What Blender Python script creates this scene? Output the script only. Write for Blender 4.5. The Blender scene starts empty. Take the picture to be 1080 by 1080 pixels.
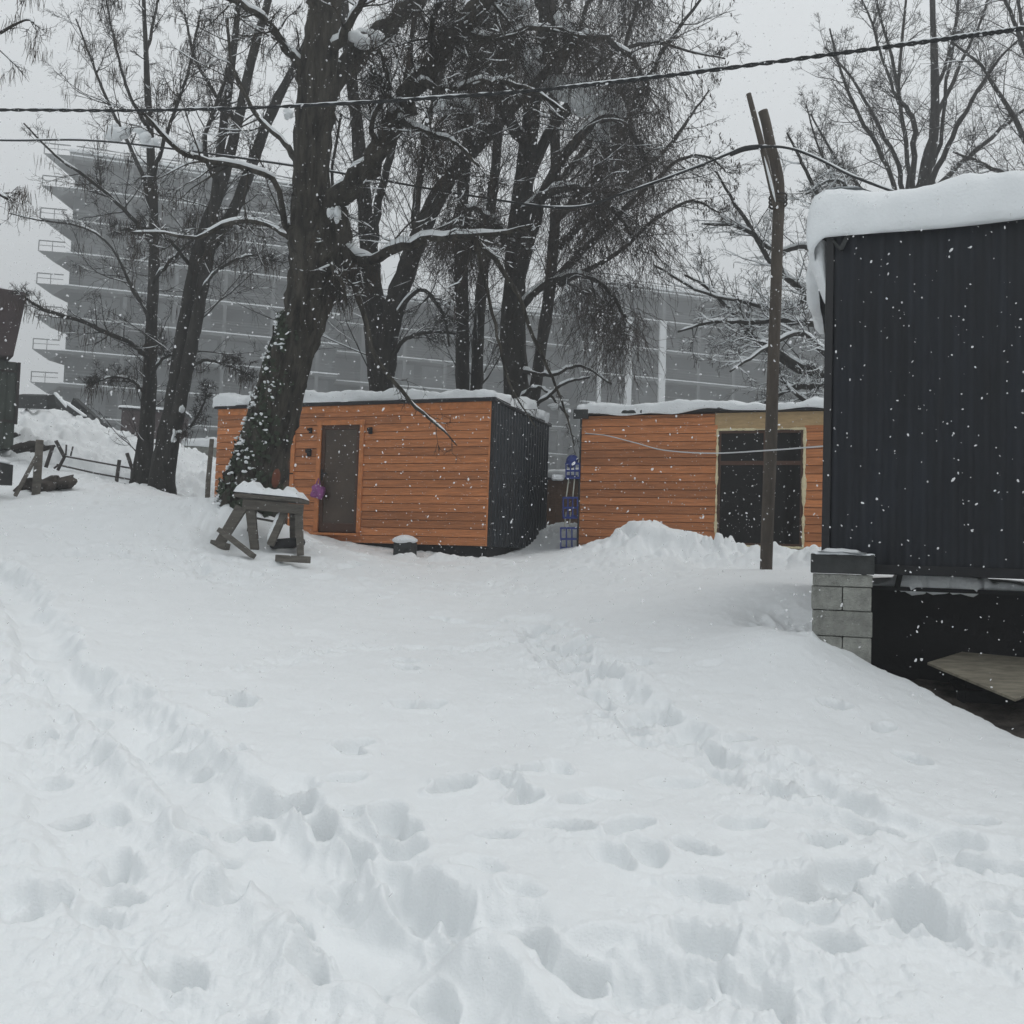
import bpy, math, random
import numpy as np
from mathutils import Matrix, Vector

# ------------------------------------------------------------------ camera, sky, sun, exposure
scene = bpy.context.scene
COL = scene.collection
EYE = np.array([0.0, 0.0, 1.6])
F, PITCH, ROLL = 979.0, math.radians(2.81), math.radians(1.834)
_fw = np.array([0, math.cos(PITCH), math.sin(PITCH)])
_r0 = np.array([1.0, 0, 0]); _u0 = np.array([0, -math.sin(PITCH), math.cos(PITCH)])
_rt = _r0 * math.cos(ROLL) + _u0 * math.sin(ROLL)
_up = _u0 * math.cos(ROLL) - _r0 * math.sin(ROLL)
cd = bpy.data.cameras.new("camera")
cd.sensor_width = 36.0
cd.lens = 36.0 * F / 1080.0
cd.clip_start = 0.05
cd.clip_end = 2000
cam = bpy.data.objects.new("camera", cd)
COL.objects.link(cam)
cam.matrix_world = Matrix(((_rt[0], _up[0], -_fw[0], EYE[0]), (_rt[1], _up[1], -_fw[1], EYE[1]),
                           (_rt[2], _up[2], -_fw[2], EYE[2]), (0, 0, 0, 1)))
scene.camera = cam

SUN_EL, SUN_AZ = math.radians(58), math.radians(80)      # azimuth measured from +Y towards +X
w = bpy.data.worlds.new("World"); scene.world = w
w.use_nodes = True
nt = w.node_tree; nt.nodes.clear()
wo = nt.nodes.new("ShaderNodeOutputWorld"); bg = nt.nodes.new("ShaderNodeBackground")
sky = nt.nodes.new("ShaderNodeTexSky"); sky.sky_type = 'NISHITA'; sky.sun_disc = False
sky.sun_elevation = SUN_EL; sky.sun_rotation = SUN_AZ
sky.air_density = 1.0; sky.dust_density = 4.0
hs = nt.nodes.new("ShaderNodeHueSaturation"); hs.inputs['Saturation'].default_value = 0.2
tc = nt.nodes.new("ShaderNodeTexCoord"); sx = nt.nodes.new("ShaderNodeSeparateXYZ")
rp = nt.nodes.new("ShaderNodeValToRGB")                   # a flat cloud deck, brighter overhead
rp.color_ramp.elements[0].position = 0.0; rp.color_ramp.elements[0].color = (0.70, 0.733, 0.752, 1)
rp.color_ramp.elements[1].position = 1.0; rp.color_ramp.elements[1].color = (0.80, 0.832, 0.852, 1)
ml = nt.nodes.new("ShaderNodeMix"); ml.data_type = 'RGBA'; ml.blend_type = 'MULTIPLY'; ml.inputs[0].default_value = 1
ml.inputs[7].default_value = (10, 10, 10, 1)
mx = nt.nodes.new("ShaderNodeMix"); mx.data_type = 'RGBA'; mx.inputs[0].default_value = 0.9
L = nt.links
L.new(sky.outputs[0], hs.inputs['Color']); L.new(tc.outputs['Generated'], sx.inputs[0])
L.new(sx.outputs['Z'], rp.inputs[0]); L.new(rp.outputs[0], ml.inputs[6])
L.new(hs.outputs[0], mx.inputs[6]); L.new(ml.outputs[2], mx.inputs[7])
L.new(mx.outputs[2], bg.inputs[0]); bg.inputs[1].default_value = 0.1
L.new(bg.outputs[0], wo.inputs[0])

sd = bpy.data.lights.new("sun", 'SUN'); sd.energy = 0.5; sd.angle = math.radians(40); sd.color = (1, 0.97, 0.93)
so = bpy.data.objects.new("sun", sd); COL.objects.link(so)
_s = Vector((math.sin(SUN_AZ) * math.cos(SUN_EL), math.cos(SUN_AZ) * math.cos(SUN_EL), math.sin(SUN_EL)))
so.rotation_euler = _s.to_track_quat('Z', 'Y').to_euler()
so.location = (0, 0, 40)

vs = scene.view_settings
vs.view_transform = 'Standard'; vs.look = 'None'; vs.exposure = 0.30; vs.gamma = 1.0; vs.use_curve_mapping = False
cy = scene.cycles
cy.max_bounces = 6; cy.diffuse_bounces = 3; cy.glossy_bounces = 2; cy.transmission_bounces = 2
cy.volume_bounces = 0; cy.transparent_max_bounces = 8
cy.use_denoising = True
cy.caustics_reflective = False; cy.caustics_refractive = False

# ------------------------------------------------------------------ helpers
def ray(px, py):
    v = _fw + _rt * ((px - 540.0) / F) - _up * ((py - 540.0) / F)
    return v                                   # depth along the camera axis is 1

def P(px, py, d):
    return EYE + ray(px, py) * d

def wall_uv(px, py, o, yaw):
    """Where the sight line meets a wall through o: (along the wall, height above o)."""
    a = math.radians(yaw)
    n = np.array([-math.sin(a), math.cos(a), 0]); e = np.array([math.cos(a), math.sin(a), 0])
    v = ray(px, py); o = np.asarray(o, float)
    t = ((o - EYE) @ n) / (v @ n)
    q = EYE + v * t - o
    return q @ e, q[2]

def lin(r, g, b):
    f = lambda c: ((c / 255) / 12.92 if c / 255 <= .04045 else ((c / 255 + .055) / 1.055) ** 2.4)
    return (f(r), f(g), f(b))

def mat(name, col, rough=0.8, var=0.0, scale=6.0, bump=0.0, bscale=30.0, stretch=(1, 1, 1), tone=0.0, col2=None,
        spec=0.3, metal=0.0, detail=5.0):
    m = bpy.data.materials.new(name); m.use_nodes = True
    t = m.node_tree; b = t.nodes['Principled BSDF']
    b.inputs['Roughness'].default_value = rough; b.inputs['Metallic'].default_value = metal
    b.inputs['Specular IOR Level'].default_value = spec
    c = (*col, 1)
    b.inputs['Base Color'].default_value = c
    co = t.nodes.new("ShaderNodeTexCoord"); mp = t.nodes.new("ShaderNodeMapping")
    mp.inputs['Scale'].default_value = stretch
    t.links.new(co.outputs['Object'], mp.inputs[0])
    cur = None
    if var > 0 or col2:
        n = t.nodes.new("ShaderNodeTexNoise"); n.inputs['Scale'].default_value = scale; n.inputs['Detail'].default_value = detail
        n.inputs['Roughness'].default_value = .65
        t.links.new(mp.outputs[0], n.inputs['Vector'])
        r = t.nodes.new("ShaderNodeValToRGB")
        lo = tuple(x * (1 - var) for x in col); hi = col2 if col2 else tuple(min(1, x * (1 + var)) for x in col)
        r.color_ramp.elements[0].position = .32; r.color_ramp.elements[1].position = .68
        r.color_ramp.elements[0].color = (*lo, 1); r.color_ramp.elements[1].color = (*hi, 1)
        t.links.new(n.outputs['Fac'], r.inputs[0]); cur = r.outputs[0]
    if tone > 0:
        a = t.nodes.new("ShaderNodeAttribute"); a.attribute_name = 'tone'
        k = t.nodes.new("ShaderNodeMapRange"); k.inputs[3].default_value = 1 - tone; k.inputs[4].default_value = 1 + tone
        t.links.new(a.outputs['Fac'], k.inputs[0])
        q = t.nodes.new("ShaderNodeMix"); q.data_type = 'RGBA'; q.blend_type = 'MULTIPLY'; q.inputs[0].default_value = 1
        if cur: t.links.new(cur, q.inputs[6])
        else: q.inputs[6].default_value = c
        t.links.new(k.outputs[0], q.inputs[7]); cur = q.outputs[2]
    if cur: t.links.new(cur, b.inputs['Base Color'])
    if bump > 0:
        n2 = t.nodes.new("ShaderNodeTexNoise"); n2.inputs['Scale'].default_value = bscale; n2.inputs['Detail'].default_value = 6
        t.links.new(mp.outputs[0], n2.inputs['Vector'])
        bp = t.nodes.new("ShaderNodeBump"); bp.inputs['Strength'].default_value = bump; bp.inputs['Distance'].default_value = .03
        t.links.new(n2.outputs['Fac'], bp.inputs['Height']); t.links.new(bp.outputs[0], b.inputs['Normal'])
    return m

M = {
    'snow': mat('snow', (.83, .856, .868), .55, .02, 3, .25, 90, spec=.25),
    'snow_roof': mat('roof_snow', (.83, .855, .87), .6, .02, 3, .35, 40, spec=.2),
    'flake': mat('snowflake', (.9, .91, .92), .7),
    'wood': mat('stained_wood', lin(186, 120, 76), .62, .26, 5, .3, 20, (.6, 3, 9), .24, spec=.35),
    'wood_trim': mat('trim_wood', lin(194, 124, 76), .6, .2, 5, .2, 20, (2, 2, 2), .08),
    'ply': mat('plywood_strip', lin(178, 152, 114), .75, .15, 6, .1, 20, (1, 1, 4)),
    'void': mat('dark_backing', (.07, .035, .018), .9),
    'anthracite': mat('anthracite_metal', lin(31, 36, 42), .5, .3, 3, .05, 10, spec=.4),
    'anthracite2': mat('anthracite_cladding', lin(18, 23, 31), .6, .45, 2.2, .08, 10, (2, 2, .35), spec=.35),
    'flash': mat('roof_flashing', lin(38, 38, 40), .5, .1, 5),
    'black_steel': mat('black_steel', lin(26, 27, 30), .6, .2, 8, .1, 20),
    'frame_dark': mat('dark_brown_frame', lin(78, 54, 42), .5, .1, 8),
    'glass': mat('dark_glass', lin(17, 15, 15), .10, .3, 1.5, spec=.22),
    'door_glass': mat('door_glass', lin(74, 62, 52), .16, .25, 2.5, spec=.4),
    'foam': mat('mounting_foam', lin(226, 214, 178), .85, .12, 18, .6, 40),
    'block': mat('concrete_block', lin(152, 153, 147), .9, .28, 9, .9, 70, tone=.07),
    'slab_dark': mat('wet_timber', lin(56, 58, 58), .75, .25, 8, .3, 40),
    'soil': mat('dark_soil', lin(40, 37, 35), .95, .5, 5, .8, 25, col2=lin(84, 78, 73)),
    'found': mat('tarred_wall', lin(24, 24, 26), .85, .35, 4, .3, 25),
    'plate': mat('weathered_plywood', lin(134, 128, 114), .8, .35, 5, .3, 25, (1, 3, 1)),
    'plate_edge': mat('plywood_edge', lin(150, 144, 132), .8, .2, 6),
    'greywood': mat('grey_wood', lin(98, 94, 88), .85, .35, 4, .4, 30, (1, 1, 6)),
    'greywood_h': mat('grey_board', lin(92, 88, 82), .85, .35, 4, .4, 30, (1, 6, 6)),
    'bark': mat('bark', (.026, .023, .019), .95, .75, 10, 1.0, 26, (1, 1, .16), col2=(.080, .072, .060)),
    'bark_dark': mat('dark_bark', (.026, .023, .020), .95, .5, 9, .9, 22, (1, 1, .3)),
    'bark_grey': mat('grey_bark', (.036, .034, .031), .95, .5, 9, .8, 22, (1, 1, .3)),
    'twig': mat('twig', (.030, .026, .023), .9, .3, 2),
    'twig_red': mat('dry_hanging_twig', (.044, .034, .028), .9, .35, 2),
    'pod': mat('seed_pod', (.055, .042, .032), .9, .3, 3),
    'ivy': mat('ivy_leaf', (.030, .042, .024), .6, .4, 5),
    'pole': mat('pole_bark', (.082, .068, .056), .9, .3, 8, .6, 40, (1, 1, .3)),
    'cable': mat('cable', lin(34, 36, 38), .6),
    'white_cable': mat('pale_cable', lin(196, 198, 200), .6),
    'blue': mat('blue_plastic', lin(50, 66, 132), .5, .1, 6),
    'cord': mat('pale_cord', lin(190, 190, 178), .7),
    'purple': mat('purple_bag', lin(150, 86, 146), .5, .25, 30, .5, 60),
    'brick': mat('brown_wall', lin(120, 92, 72), .85, .2, 8, .2, 20, (1, 1, 4)),
    'conc': mat('far_concrete', (.15, .158, .162), .85, .15, .4),
    'facade': mat('far_glazing', (.062, .072, .077), .5, .35, .25, spec=.2),
    'facade2': mat('far_panel', (.105, .114, .120), .7, .3, .3),
    'blind': mat('far_window_blind', (.16, .172, .178), .7, .25, .5),
    'white_col': mat('white_column', (.75, .77, .78), .8),
    'shed_roof': mat('brown_metal', lin(74, 64, 64), .6, .15, 6),
    'shed_wall': mat('green_grey_metal', lin(66, 72, 66), .7, .25, 4),
    'iron': mat('rusty_iron', lin(62, 58, 56), .8, .25, 8),
    'rubber': mat('black_rubber', (.02, .02, .022), .8),
    'red': mat('red_paint', lin(104, 60, 44), .8, .2, 8),
}

M['flake'].node_tree.nodes['Principled BSDF'].inputs['Alpha'].default_value = .56     # loose crystals let some light through

def tagset(o, label=None, cat=None, group=None, kind=None):
    if label: o['label'] = label
    if cat: o['category'] = cat
    if group: o['group'] = group
    if kind: o['kind'] = kind
    return o

def thing(name, loc, label, cat, yaw=0.0, group=None):
    o = bpy.data.objects.new(name, None); COL.objects.link(o)
    o.empty_display_size = .2
    o.location = loc; o.rotation_euler = (0, 0, math.radians(yaw))
    return tagset(o, label, cat, group)

def mesh_np(name, V, faces_quads, material, parent=None, smooth=False, tris=None, off=None, tone=None):
    """Mesh straight from numpy arrays (quads and triangles)."""
    V = np.asarray(V, np.float32).reshape(-1, 3)
    if off is not None: V = V - np.asarray(off, np.float32)
    me = bpy.data.meshes.new(name)
    q = np.asarray(faces_quads, np.int32).reshape(-1, 4) if faces_quads is not None and len(faces_quads) else np.zeros((0, 4), np.int32)
    t = np.asarray(tris, np.int32).reshape(-1, 3) if tris is not None and len(tris) else np.zeros((0, 3), np.int32)
    nl = q.size + t.size; nf = len(q) + len(t)
    me.vertices.add(len(V)); me.vertices.foreach_set('co', V.ravel())
    me.loops.add(nl); me.loops.foreach_set('vertex_index', np.concatenate([q.ravel(), t.ravel()]).astype(np.int32))
    me.polygons.add(nf)
    st = np.concatenate([np.arange(len(q)) * 4, q.size + np.arange(len(t)) * 3]).astype(np.int32)
    me.polygons.foreach_set('loop_start', st)
    if smooth: me.polygons.foreach_set('use_smooth', np.ones(nf, bool))
    me.update(calc_edges=True)
    if tone is not None:
        a = me.attributes.new('tone', 'FLOAT', 'POINT'); a.data.foreach_set('value', np.asarray(tone, np.float32))
    me.materials.append(material)
    o = bpy.data.objects.new(name, me); COL.objects.link(o)
    if parent is not None: o.parent = parent
    return o

class MB:
    """Collects boxes, prisms and tubes for ONE mesh."""
    def __init__(s): s.v = []; s.f = []; s.t = []; s.n = 0
    def add(s, V, Fs, tone=.5):
        s.v.extend([tuple(map(float, p)) for p in V]); s.f.extend([tuple(i + s.n for i in f) for f in Fs])
        s.t.extend([tone] * len(V)); s.n += len(V); return s
    def box(s, x0, x1, y0, y1, z0, z1, tone=.5):
        V = [(x0, y0, z0), (x1, y0, z0), (x1, y1, z0), (x0, y1, z0), (x0, y0, z1), (x1, y0, z1), (x1, y1, z1), (x0, y1, z1)]
        return s.add(V, [(0, 3, 2, 1), (4, 5, 6, 7), (0, 1, 5, 4), (1, 2, 6, 5), (2, 3, 7, 6), (3, 0, 4, 7)], tone)
    def bar(s, a, b, w, h, tone=.5, ref=(0, 1, 0), w2=None):
        """Box-section bar from a to b: w across, h along ref."""
        a = np.array(a, float); b = np.array(b, float); t = (b - a) / np.linalg.norm(b - a)
        r = np.array(ref, float); u = np.cross(t, r)
        if np.linalg.norm(u) < 1e-4: u = np.cross(t, (1, 0, .1))
        u /= np.linalg.norm(u); v = np.cross(u, t)
        V = []
        for p, ww in ((a, w), (b, w2 or w)):
            for i, j in ((-1, -1), (1, -1), (1, 1), (-1, 1)): V.append(p + u * i * ww / 2 + v * j * h / 2)
        return s.add(V, [(3, 2, 1, 0), (4, 5, 6, 7), (0, 1, 5, 4), (1, 2, 6, 5), (2, 3, 7, 6), (3, 0, 4, 7)], tone)
    def tube(s, pts, rad, sides=10, tone=.5):
        V, Q = tubes(np.array([pts], float), np.array([rad], float) if np.ndim(rad) else np.full((1, len(pts)), rad), sides)
        n = len(pts)
        fs = [tuple(q) for q in Q] + [tuple(range(sides))[::-1], tuple((n - 1) * sides + k for k in range(sides))]
        return s.add(V, fs, tone)
    def build(s, name, material, parent=None, smooth=False, bevel=0.0):
        me = bpy.data.meshes.new(name); me.from_pydata(s.v, [], s.f); me.update()
        a = me.attributes.new('tone', 'FLOAT', 'POINT'); a.data.foreach_set('value', s.t)
        me.materials.append(material)
        if smooth: me.polygons.foreach_set('use_smooth', [True] * len(me.polygons))
        o = bpy.data.objects.new(name, me); COL.objects.link(o)
        if parent is not None: o.parent = parent
        if bevel > 0:
            m = o.modifiers.new('bevel', 'BEVEL'); m.width = bevel; m.segments = 2; m.limit_method = 'ANGLE'
        return o

def tubes(Pt, R, S):
    """Pt (B,N,3), R (B,N) -> vertices and quads of B tubes with S sides."""
    B, N, _ = Pt.shape
    T = np.gradient(Pt, axis=1)
    T /= np.linalg.norm(T, axis=2, keepdims=True) + 1e-9
    mean = T.mean(1)
    ref = np.zeros((B, 3)); ref[np.arange(B), np.argmin(np.abs(mean), axis=1)] = 1
    U = np.cross(T, ref[:, None, :]); U /= np.linalg.norm(U, axis=2, keepdims=True) + 1e-9
    W = np.cross(T, U)
    a = np.arange(S) * 2 * math.pi / S
    V = Pt[:, :, None, :] + R[:, :, None, None] * (np.cos(a)[None, None, :, None] * U[:, :, None, :] + np.sin(a)[None, None, :, None] * W[:, :, None, :])
    idx = np.arange(B * N * S).reshape(B, N, S)
    nx = np.roll(idx, -1, axis=2)
    Q = np.stack([idx[:, :-1], nx[:, :-1], nx[:, 1:], idx[:, 1:]], -1).reshape(-1, 4)
    return V.reshape(-1, 3), Q

def join(parts):
    Vs, Qs, n = [], [], 0
    for V, Q in parts:
        Vs.append(V); Qs.append(np.asarray(Q) + n); n += len(V)
    return np.concatenate(Vs), np.concatenate(Qs)

def smooth_path(pts, n):
    """Catmull-Rom through rows of pts (any number of columns), n samples."""
    p = np.asarray(pts, float); p = np.vstack([2 * p[0] - p[1], p, 2 * p[-1] - p[-2]])
    k = len(p) - 3; out = []
    for t in np.linspace(0, k - 1e-6, n):
        i = int(t); f = t - i; a, b, c, d = p[i:i + 4]
        out.append(.5 * ((2 * b) + (-a + c) * f + (2 * a - 5 * b + 4 * c - d) * f * f + (-a + 3 * b - 3 * c + d) * f ** 3))
    return np.array(out)

def noise2(x, y, seed):
    """Smooth value noise in [-1, 1]."""
    xi = np.floor(x).astype(np.int64); yi = np.floor(y).astype(np.int64)
    fx = x - xi; fy = y - yi
    fx = fx * fx * fx * (fx * (fx * 6 - 15) + 10); fy = fy * fy * fy * (fy * (fy * 6 - 15) + 10)
    def h(a, b):
        n = (a * 374761393 + b * 668265263 + seed * 2147483647) & 0xffffffff
        n = ((n ^ (n >> 13)) * 1274126177) & 0xffffffff
        return ((n ^ (n >> 16)) & 0xffff) / 32767.5 - 1
    return (h(xi, yi) * (1 - fx) + h(xi + 1, yi) * fx) * (1 - fy) + (h(xi, yi + 1) * (1 - fx) + h(xi + 1, yi + 1) * fx) * fy

def lump(V, seed, scale):
    """Cheap smooth 3-D noise for displacing vertices."""
    r = np.random.default_rng(seed); out = 0
    for k in range(7):
        d = r.normal(size=3); d /= np.linalg.norm(d)
        fq = scale * r.uniform(.6, 2.2)
        out = out + np.sin(V @ d * fq + r.uniform(0, 6.28)) * (1 / 7 ** .5)
    return out

def blob(c, r, seed, rough=.25, nu=14, nv=9):
    """A lumpy squashed ball: vertices and faces."""
    th = np.linspace(0, 2 * math.pi, nu, endpoint=False); ph = np.linspace(-math.pi / 2, math.pi / 2, nv)
    V = np.array([(math.cos(p) * math.cos(t), math.cos(p) * math.sin(t), math.sin(p)) for p in ph for t in th])
    V = V * (1 + rough * lump(V + seed, seed, 2.5)[:, None] * .5) * np.array(r) + np.array(c)
    idx = np.arange(nu * nv).reshape(nv, nu); nx = np.roll(idx, -1, 1)
    Q = np.stack([idx[:-1], nx[:-1], nx[1:], idx[1:]], -1).reshape(-1, 4)
    return V, Q

# ------------------------------------------------------------------ ground
CAB1 = np.array([-.367, 15.525, 2.626 - 2.45 + 1.6]); YAW1 = -20.15; L1, D1, H1 = 5.57, 3.0, 2.45
CAB2 = np.array([1.213, 16.592, 2.596 - 2.45 + 1.6]); YAW2 = -18.7
CON = np.array([2.661, 7.894, 1.594]); YAW3 = -20.71
ctl = [(540, 1080, 2.65), (540, 900, 3.8), (540, 800, 5.05), (540, 700, 7.5), (540, 640, 10.4), (500, 605, 13.2),
       (0, 1080, 2.6), (0, 850, 4.2), (0, 700, 6.1), (0, 600, 10.), (0, 545, 13.), (0, 505, 16.), (10, 440, 24.),
       (270, 1080, 2.62), (270, 800, 4.9), (270, 690, 7.4), (250, 620, 10.3),
       (100, 512, 16.), (255, 528, 13.5), (145, 512, 20.), (170, 519, 19.), (222, 531, 15.5), (90, 455, 26.), (200, 478, 26.),
       (60, 435, 25.), (300, 562, 14.2), (300, 588, 12.), (235, 574, 12.3), (350, 570, 16.0), (400, 583, 15.4), (450, 590, 14.9),
       (530, 590, 14.6), (590, 577, 17.), (595, 556, 19.), (690, 570, 14.8), (690, 600, 12.5), (620, 578, 15.),
       (760, 600, 13.7), (835, 602, 13.7), (808, 600, 12.), (850, 604, 11.3), (858, 660, 7.6), (918, 693, 7.4), (1000, 727, 6.8),
       (1080, 767, 6.15), (1000, 850, 4.6), (1000, 1080, 2.65), (800, 900, 3.9), (800, 750, 6.1), (800, 700, 7.0), (800, 660, 8.2), (800, 620, 9.9), (700, 700, 7.2), (700, 620, 10.8)]
cx = [P(*c) for c in ctl]
cx += [np.array(p, float) for p in [(0, -3, -.2), (-8, -3, .6), (8, -3, -.4), (-10, 5, 1.3), (7, 4, .5), (9, 10, 1.3), (6, 14, 1.7),
        (9, 22, 2.0), (0, 23, 2.1), (-6, 21, 2.3), (-22, 24, 4.4), (-18, 12, 3.0), (-20, 40, 5.), (0, 40, 2.6), (25, 40, 2.5)]]
cx = np.array(cx)
def _tps(r2): return r2 * np.log(r2 + 1e-9) * .5
def fit_tps(c, s=.02):
    n = len(c); K = _tps(((c[:, None, :2] - c[None, :, :2]) ** 2).sum(-1)) + s * np.eye(n)
    Q = np.hstack([np.ones((n, 1)), c[:, :2]]); A = np.block([[K, Q], [Q.T, np.zeros((3, 3))]])
    return np.linalg.solve(A, np.concatenate([c[:, 2], np.zeros(3)]))
WT = fit_tps(cx)
def base_z(x, y):
    x = np.atleast_1d(np.asarray(x, float)); y = np.atleast_1d(np.asarray(y, float))
    r = np.hypot(x, y); k = np.minimum(1, 42 / np.maximum(r, 1e-6)); xs, ys = x * k, y * k
    z = WT[-3] + WT[-2] * xs + WT[-1] * ys
    for i, c in enumerate(cx):
        z = z + WT[i] * _tps((xs - c[0]) ** 2 + (ys - c[1]) ** 2)
    return np.clip(z, -1.2, 6)
def ground_at(px, py):
    """First point of the base terrain along a sight line."""
    v = ray(px, py); d = np.geomspace(1.2, 60, 1200)
    q = EYE + v * d[:, None]; z = base_z(q[:, 0], q[:, 1])
    i = np.argmax(q[:, 2] < z)
    return q[i]

# the cut beside the container: snow stops at this edge, dark soil lies below
def cxy(u, n):
    a = math.radians(YAW3); return CON[:2] + u * np.array([math.cos(a), math.sin(a)]) + n * np.array([-math.sin(a), math.cos(a)])
edge = np.array([P(921, 694, 7.42)[:2], P(960, 708, 7.15)[:2], P(1000, 727, 6.8)[:2], P(1040, 748, 6.5)[:2], P(1080, 767, 6.15)[:2], (5.0, 4.7), (7.5, 1.5)])
pit = np.vstack([edge, [cxy(9, -4)], [cxy(9, .62)], [cxy(.12, .62)], [cxy(.12, .15)]])
def seg_dist(x, y, poly, closed=False):
    d = np.full(x.shape, 1e9); n = len(poly)
    for i in range(n if closed else n - 1):
        a = poly[i]; b = poly[(i + 1) % n]; ab = b - a
        t = np.clip(((x - a[0]) * ab[0] + (y - a[1]) * ab[1]) / (ab @ ab), 0, 1)
        d = np.minimum(d, np.hypot(x - a[0] - t * ab[0], y - a[1] - t * ab[1]))
    return d
def inside(x, y, poly):
    r = np.zeros(x.shape, bool); n = len(poly)
    for i in range(n):
        a = poly[i]; b = poly[(i + 1) % n]
        c = ((a[1] > y) != (b[1] > y)) & (x < (b[0] - a[0]) * (y - a[1]) / (b[1] - a[1] + 1e-12) + a[0])
        r ^= c
    return r
def pxpath(pts, n=60):
    g = np.array([ground_at(*p)[:2] for p in pts]); return smooth_path(g, n)

def build_ground():
    rng = np.random.default_rng(5)
    th_in = np.linspace(-math.radians(36), math.radians(36), 1050)
    th_out = np.concatenate([np.linspace(math.radians(36), math.radians(324), 130)[1:-1]])
    th = np.concatenate([th_in, th_out])
    rr = np.concatenate([[0.02, .3, .7, 1.1], np.geomspace(1.5, 32, 880), np.geomspace(33, 172, 40)])
    X = np.sin(th)[None, :] * rr[:, None]; Y = np.cos(th)[None, :] * rr[:, None]
    sh = X.shape; x = X.ravel(); y = Y.ravel()
    z = base_z(x, y)
    near = np.hypot(x, y) < 34
    xn, yn = x[near], y[near]; h = np.zeros(xn.shape)
    # disturbed ground along the trails
    ruts = [  # pixel path, half width, depth, roughness
        ([(-20, 590), (10, 612), (35, 660), (65, 710), (110, 752), (165, 788), (212, 838), (275, 890), (370, 970), (460, 1050), (520, 1110)], .17, .20),
        ([(-60, 640), (0, 700), (30, 760), (70, 820), (115, 890), (180, 970), (260, 1060), (300, 1110)], .20, .075),
        ([(0, 592), (60, 585), (150, 590), (240, 612)], .25, .04),
        ([(560, 655), (592, 690), (640, 725), (700, 770), (760, 800), (830, 833), (900, 862), (960, 884), (1090, 920)], .22, .075),
        ([(260, 838), (330, 868), (400, 912), (460, 955), (530, 985)], .10, .07),
        ([(640, 1050), (700, 1035), (770, 1045), (830, 1070)], .13, .07),
        ([(380, 930), (440, 950), (500, 985), (560, 1010), (620, 1035)], .10, .05),
        ([(820, 945), (880, 935), (960, 950), (1010, 985)], .10, .04),
        ([(255, 712), (300, 700), (345, 690)], .07, .06), ([(365, 684), (440, 690)], .05, .035), ([(480, 692), (545, 680)], .06, .045),
    ]
    dist = np.full(xn.shape, 9.0)
    warp = noise2(xn * 3.1, yn * 3.1, 3) * .07 + noise2(xn * 9, yn * 9, 4) * .035 + noise2(xn * 24, yn * 24, 6) * .014
    for pth, hw, dep in ruts:
        pl = pxpath(pth, 40)
        d = seg_dist(xn, yn, pl)
        dist = np.minimum(dist, d / hw)
        dd = np.abs(d + warp)
        s = 1 / (1 + np.exp((dd - hw) / (.022 if hw > .17 else .035)))
        mod = np.clip(.78 + .5 * noise2(xn * 2.2, yn * 2.2, int(hw * 1000)), .35 if hw < .17 else .6, 1.2)
        h -= dep * .85 * s * mod
        h += dep * .22 * np.exp(-((dd - hw - .09) / .07) ** 2) * np.clip(.5 + .9 * noise2(xn * 5, yn * 5, 9), 0, 1.2)
    rough = np.exp(-(dist / 2.4) ** 2)
    # trampled zone between the two wheel tracks
    zone = np.exp(-(seg_dist(xn, yn, pxpath([(40, 720), (110, 820), (200, 920), (300, 1040)], 30)) / .38) ** 2)
    zone2 = np.exp(-(seg_dist(xn, yn, pxpath([(600, 900), (720, 960), (860, 1000), (1000, 960), (1080, 1010)], 30)) / .34) ** 2)
    hill = np.clip((yn - 15) / 6, 0, 1) * np.clip((-xn - 4.5) / 3, 0, 1)
    rough = np.clip(rough + .8 * zone + .7 * zone2, 0, 1.3)
    # footprints
    prints = []
    def along(pts, step, jit, size, dep, n=200):
        pl = pxpath(pts, n); s = np.concatenate([[0], np.cumsum(np.hypot(*np.diff(pl, axis=0).T))])
        for t in np.arange(0, s[-1], step):
            t2 = t + rng.normal() * step * .25
            i = np.clip(np.searchsorted(s, t2), 1, n - 1); dv = pl[i] - pl[i - 1]
            a = math.atan2(dv[1], dv[0]) + rng.normal() * .35
            p = pl[i] + rng.normal(size=2) * jit
            prints.append((p[0], p[1], a, size * rng.uniform(.75, 1.25), dep * rng.uniform(.5, 1.3)))
    for pth, hw, dep in ruts[1:5]: along(pth, .42, .16, .10, .07)
    along(ruts[3][0], .15, .14, .12, .11); along(ruts[3][0], .3, .3, .10, .08)
    along(ruts[5][0], .10, .05, .13, .10); along(ruts[6][0], .14, .06, .10, .10); along(ruts[7][0], .14, .06, .11, .09); along(ruts[4][0], .13, .07, .10, .11)
    along([(190, 770), (280, 850), (370, 900), (460, 960)], .3, .10, .09, .08)
    along([(600, 905), (720, 940), (800, 970), (900, 940), (1000, 960), (1080, 985)], .17, .20, .10, .10)
    along([(60, 740), (130, 840), (210, 930), (300, 1050)], .34, .24, .10, .07)
    along([(460, 655), (520, 660), (570, 655)], .25, .1, .13, .05)
    along([(660, 840), (760, 850), (840, 850)], .3, .12, .12, .06)
    along([(20, 560), (120, 575), (220, 600), (330, 600), (420, 595)], .3, .3, .14, .05)
    along([(700, 690), (760, 690)], .35, .2, .10, .03)
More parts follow.
